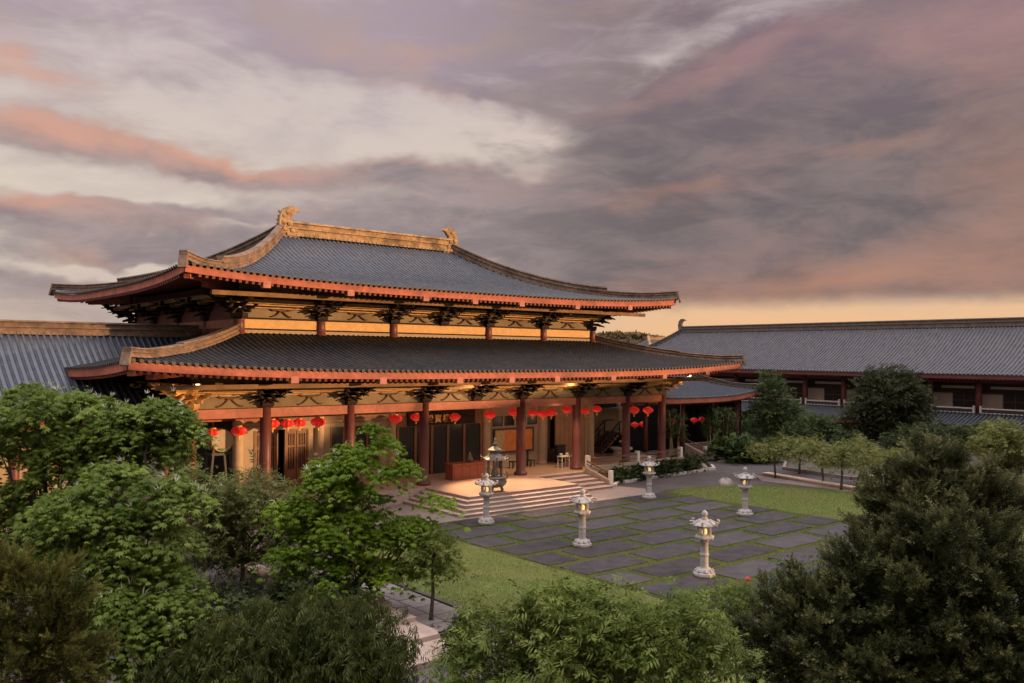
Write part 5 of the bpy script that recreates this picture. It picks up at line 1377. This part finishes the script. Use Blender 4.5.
# clear sky: cream high up, amber at the horizon on the right, greyer on the left
hz = sstep(el, 0.2, 7.5)
right = sstep(az, -8.0, 14.0)
lowc = mixc(right, (.55,.43,.36), (.90,.51,.24))
midc = mixc(right, (.68,.58,.50), (.70,.55,.44))
hi_c = (.56,.47,.475)
clear = mixc(hz, lowc, midc); clear = mixc(sstep(el, 9, 22), clear, hi_c)
# cloud body
rdark = sstep(az, -10, 12)
shade = mixc(rdark, (.255,.205,.215), (.132,.108,.122))
shade = mixc(sstep(el, 12, 20), shade, mixc(rdark, (.39,.305,.36), (.195,.14,.17)))
shade = mixc(m_('MULTIPLY', sstep(m_('MULTIPLY_ADD', n3, .5, m_('MULTIPLY', n2, .6)), .44, .68), .85), shade, mixc(rdark, (.40,.32,.32), (.235,.18,.185)))
lit_b = total([(.9,20,66,50,16,-8),(.8,50,128,110,11,-10),(.75,220,156,110,9,-9),(.35,380,166,120,8,0),(.7,20,196,70,10,-6),(.15,100,222,100,10,-2),(.4,60,250,40,10,0),(.2,215,235,50,8,0),
 (.55,980,25,90,40,12),(.42,900,268,170,26,6),(.28,700,190,50,14,8),(.35,870,145,60,12,8),(.45,750,55,110,14,16),(.35,640,200,60,14,0),(.3,420,105,60,14,0),(.4,1010,180,60,80,0),(.5,820,292,260,16,1),(.3,400,60,80,16,0)])
lit = m_('MULTIPLY', m_('ADD', lit_b, m_('MULTIPLY', m_('SUBTRACT', n2, .54), 1.0)), 1.0, clamp=True)
litc = mixc(sstep(az, -6, 12), (.68,.35,.25), (.44,.225,.16))
litc = mixc(m_('MULTIPLY', sstep(el, 13, 20), right), litc, (.47,.25,.24))
cloud = mixc(lit, shade, litc)
veil = m_('MULTIPLY', sstep(n2, .44, .68), m_('MULTIPLY_ADD', sstep(el, 9, 20), .50, .30))
clear = mixc(veil, clear, mixc(sstep(el, 4, 14), (.52,.40,.36), (.44,.365,.385)))
sky_c = mixc(m_('MULTIPLY', dens, .97), clear, cloud)
nish = N.new('ShaderNodeTexSky'); nish.sky_type = 'NISHITA'; nish.sun_disc = False
nish.sun_elevation = R(SUN_EL); nish.sun_rotation = R(SUN_AZ); nish.air_density = 1.2; nish.dust_density = 2.0
bg1 = N.new('ShaderNodeBackground'); L.new(nish.outputs[0], bg1.inputs['Color']); bg1.inputs['Strength'].default_value = 0.06
sky_c = mixc(m_('MULTIPLY', sstep(el, 24, 60), .75), sky_c, (.58,.57,.61))
bg2 = N.new('ShaderNodeBackground'); L.new(sky_c, bg2.inputs['Color'])
# the open sky overhead and behind is brighter than the cloud bank above the hall
setin(bg2.inputs['Strength'], m_('MULTIPLY_ADD', sstep(el, 24, 60), SKY_TOP, 1.0))
mx = N.new('ShaderNodeMixShader'); mx.inputs['Fac'].default_value = 0.92
L.new(bg1.outputs[0], mx.inputs[1]); L.new(bg2.outputs[0], mx.inputs[2])
ow = N.new('ShaderNodeOutputWorld'); L.new(mx.outputs[0], ow.inputs['Surface'])
w.cycles.sampling_method = 'MANUAL'; w.cycles.sample_map_resolution = 512

sl_ = bpy.data.lights.new('sun', 'SUN'); sl_.energy = SUN_E; sl_.angle = R(0.5); sl_.color = (1.0, .57, .265)
so = bpy.data.objects.new('sun', sl_); COL.objects.link(so)
e, a = R(SUN_EL), R(SUN_AZ)
ts = Vector((math.sin(a)*math.cos(e), math.cos(a)*math.cos(e), math.sin(e)))
so.rotation_euler = ts.to_track_quat('Z','Y').to_euler()

cam = bpy.data.cameras.new('camera'); co = bpy.data.objects.new('camera', cam); COL.objects.link(co)
cam.sensor_width = 36; cam.lens = FOC/1024*36; cam.shift_y = (HOR-341.5)/1024; cam.clip_end = 6000; cam.clip_start = .1
c, s = math.cos(ROLL), math.sin(ROLL); upv = np.array([0,0,1.0])
Xc = c*CR + s*upv; Yc = c*upv - s*CR; Zc = -CD
co.matrix_world = Matrix(((Xc[0],Yc[0],Zc[0],0),(Xc[1],Yc[1],Zc[1],0),(Xc[2],Yc[2],Zc[2],8.0),(0,0,0,1)))
SC.camera = co
SC.render.engine = 'CYCLES'
SC.cycles.use_denoising = True; SC.cycles.max_bounces = 6; SC.cycles.diffuse_bounces = 3; SC.cycles.transparent_max_bounces = 4
SC.cycles.sample_clamp_indirect = 6.0
SC.view_settings.view_transform = 'Standard'; SC.view_settings.look = 'None'; SC.view_settings.exposure = EXPO; SC.view_settings.gamma = 1.0
SC.view_settings.use_curve_mapping = False
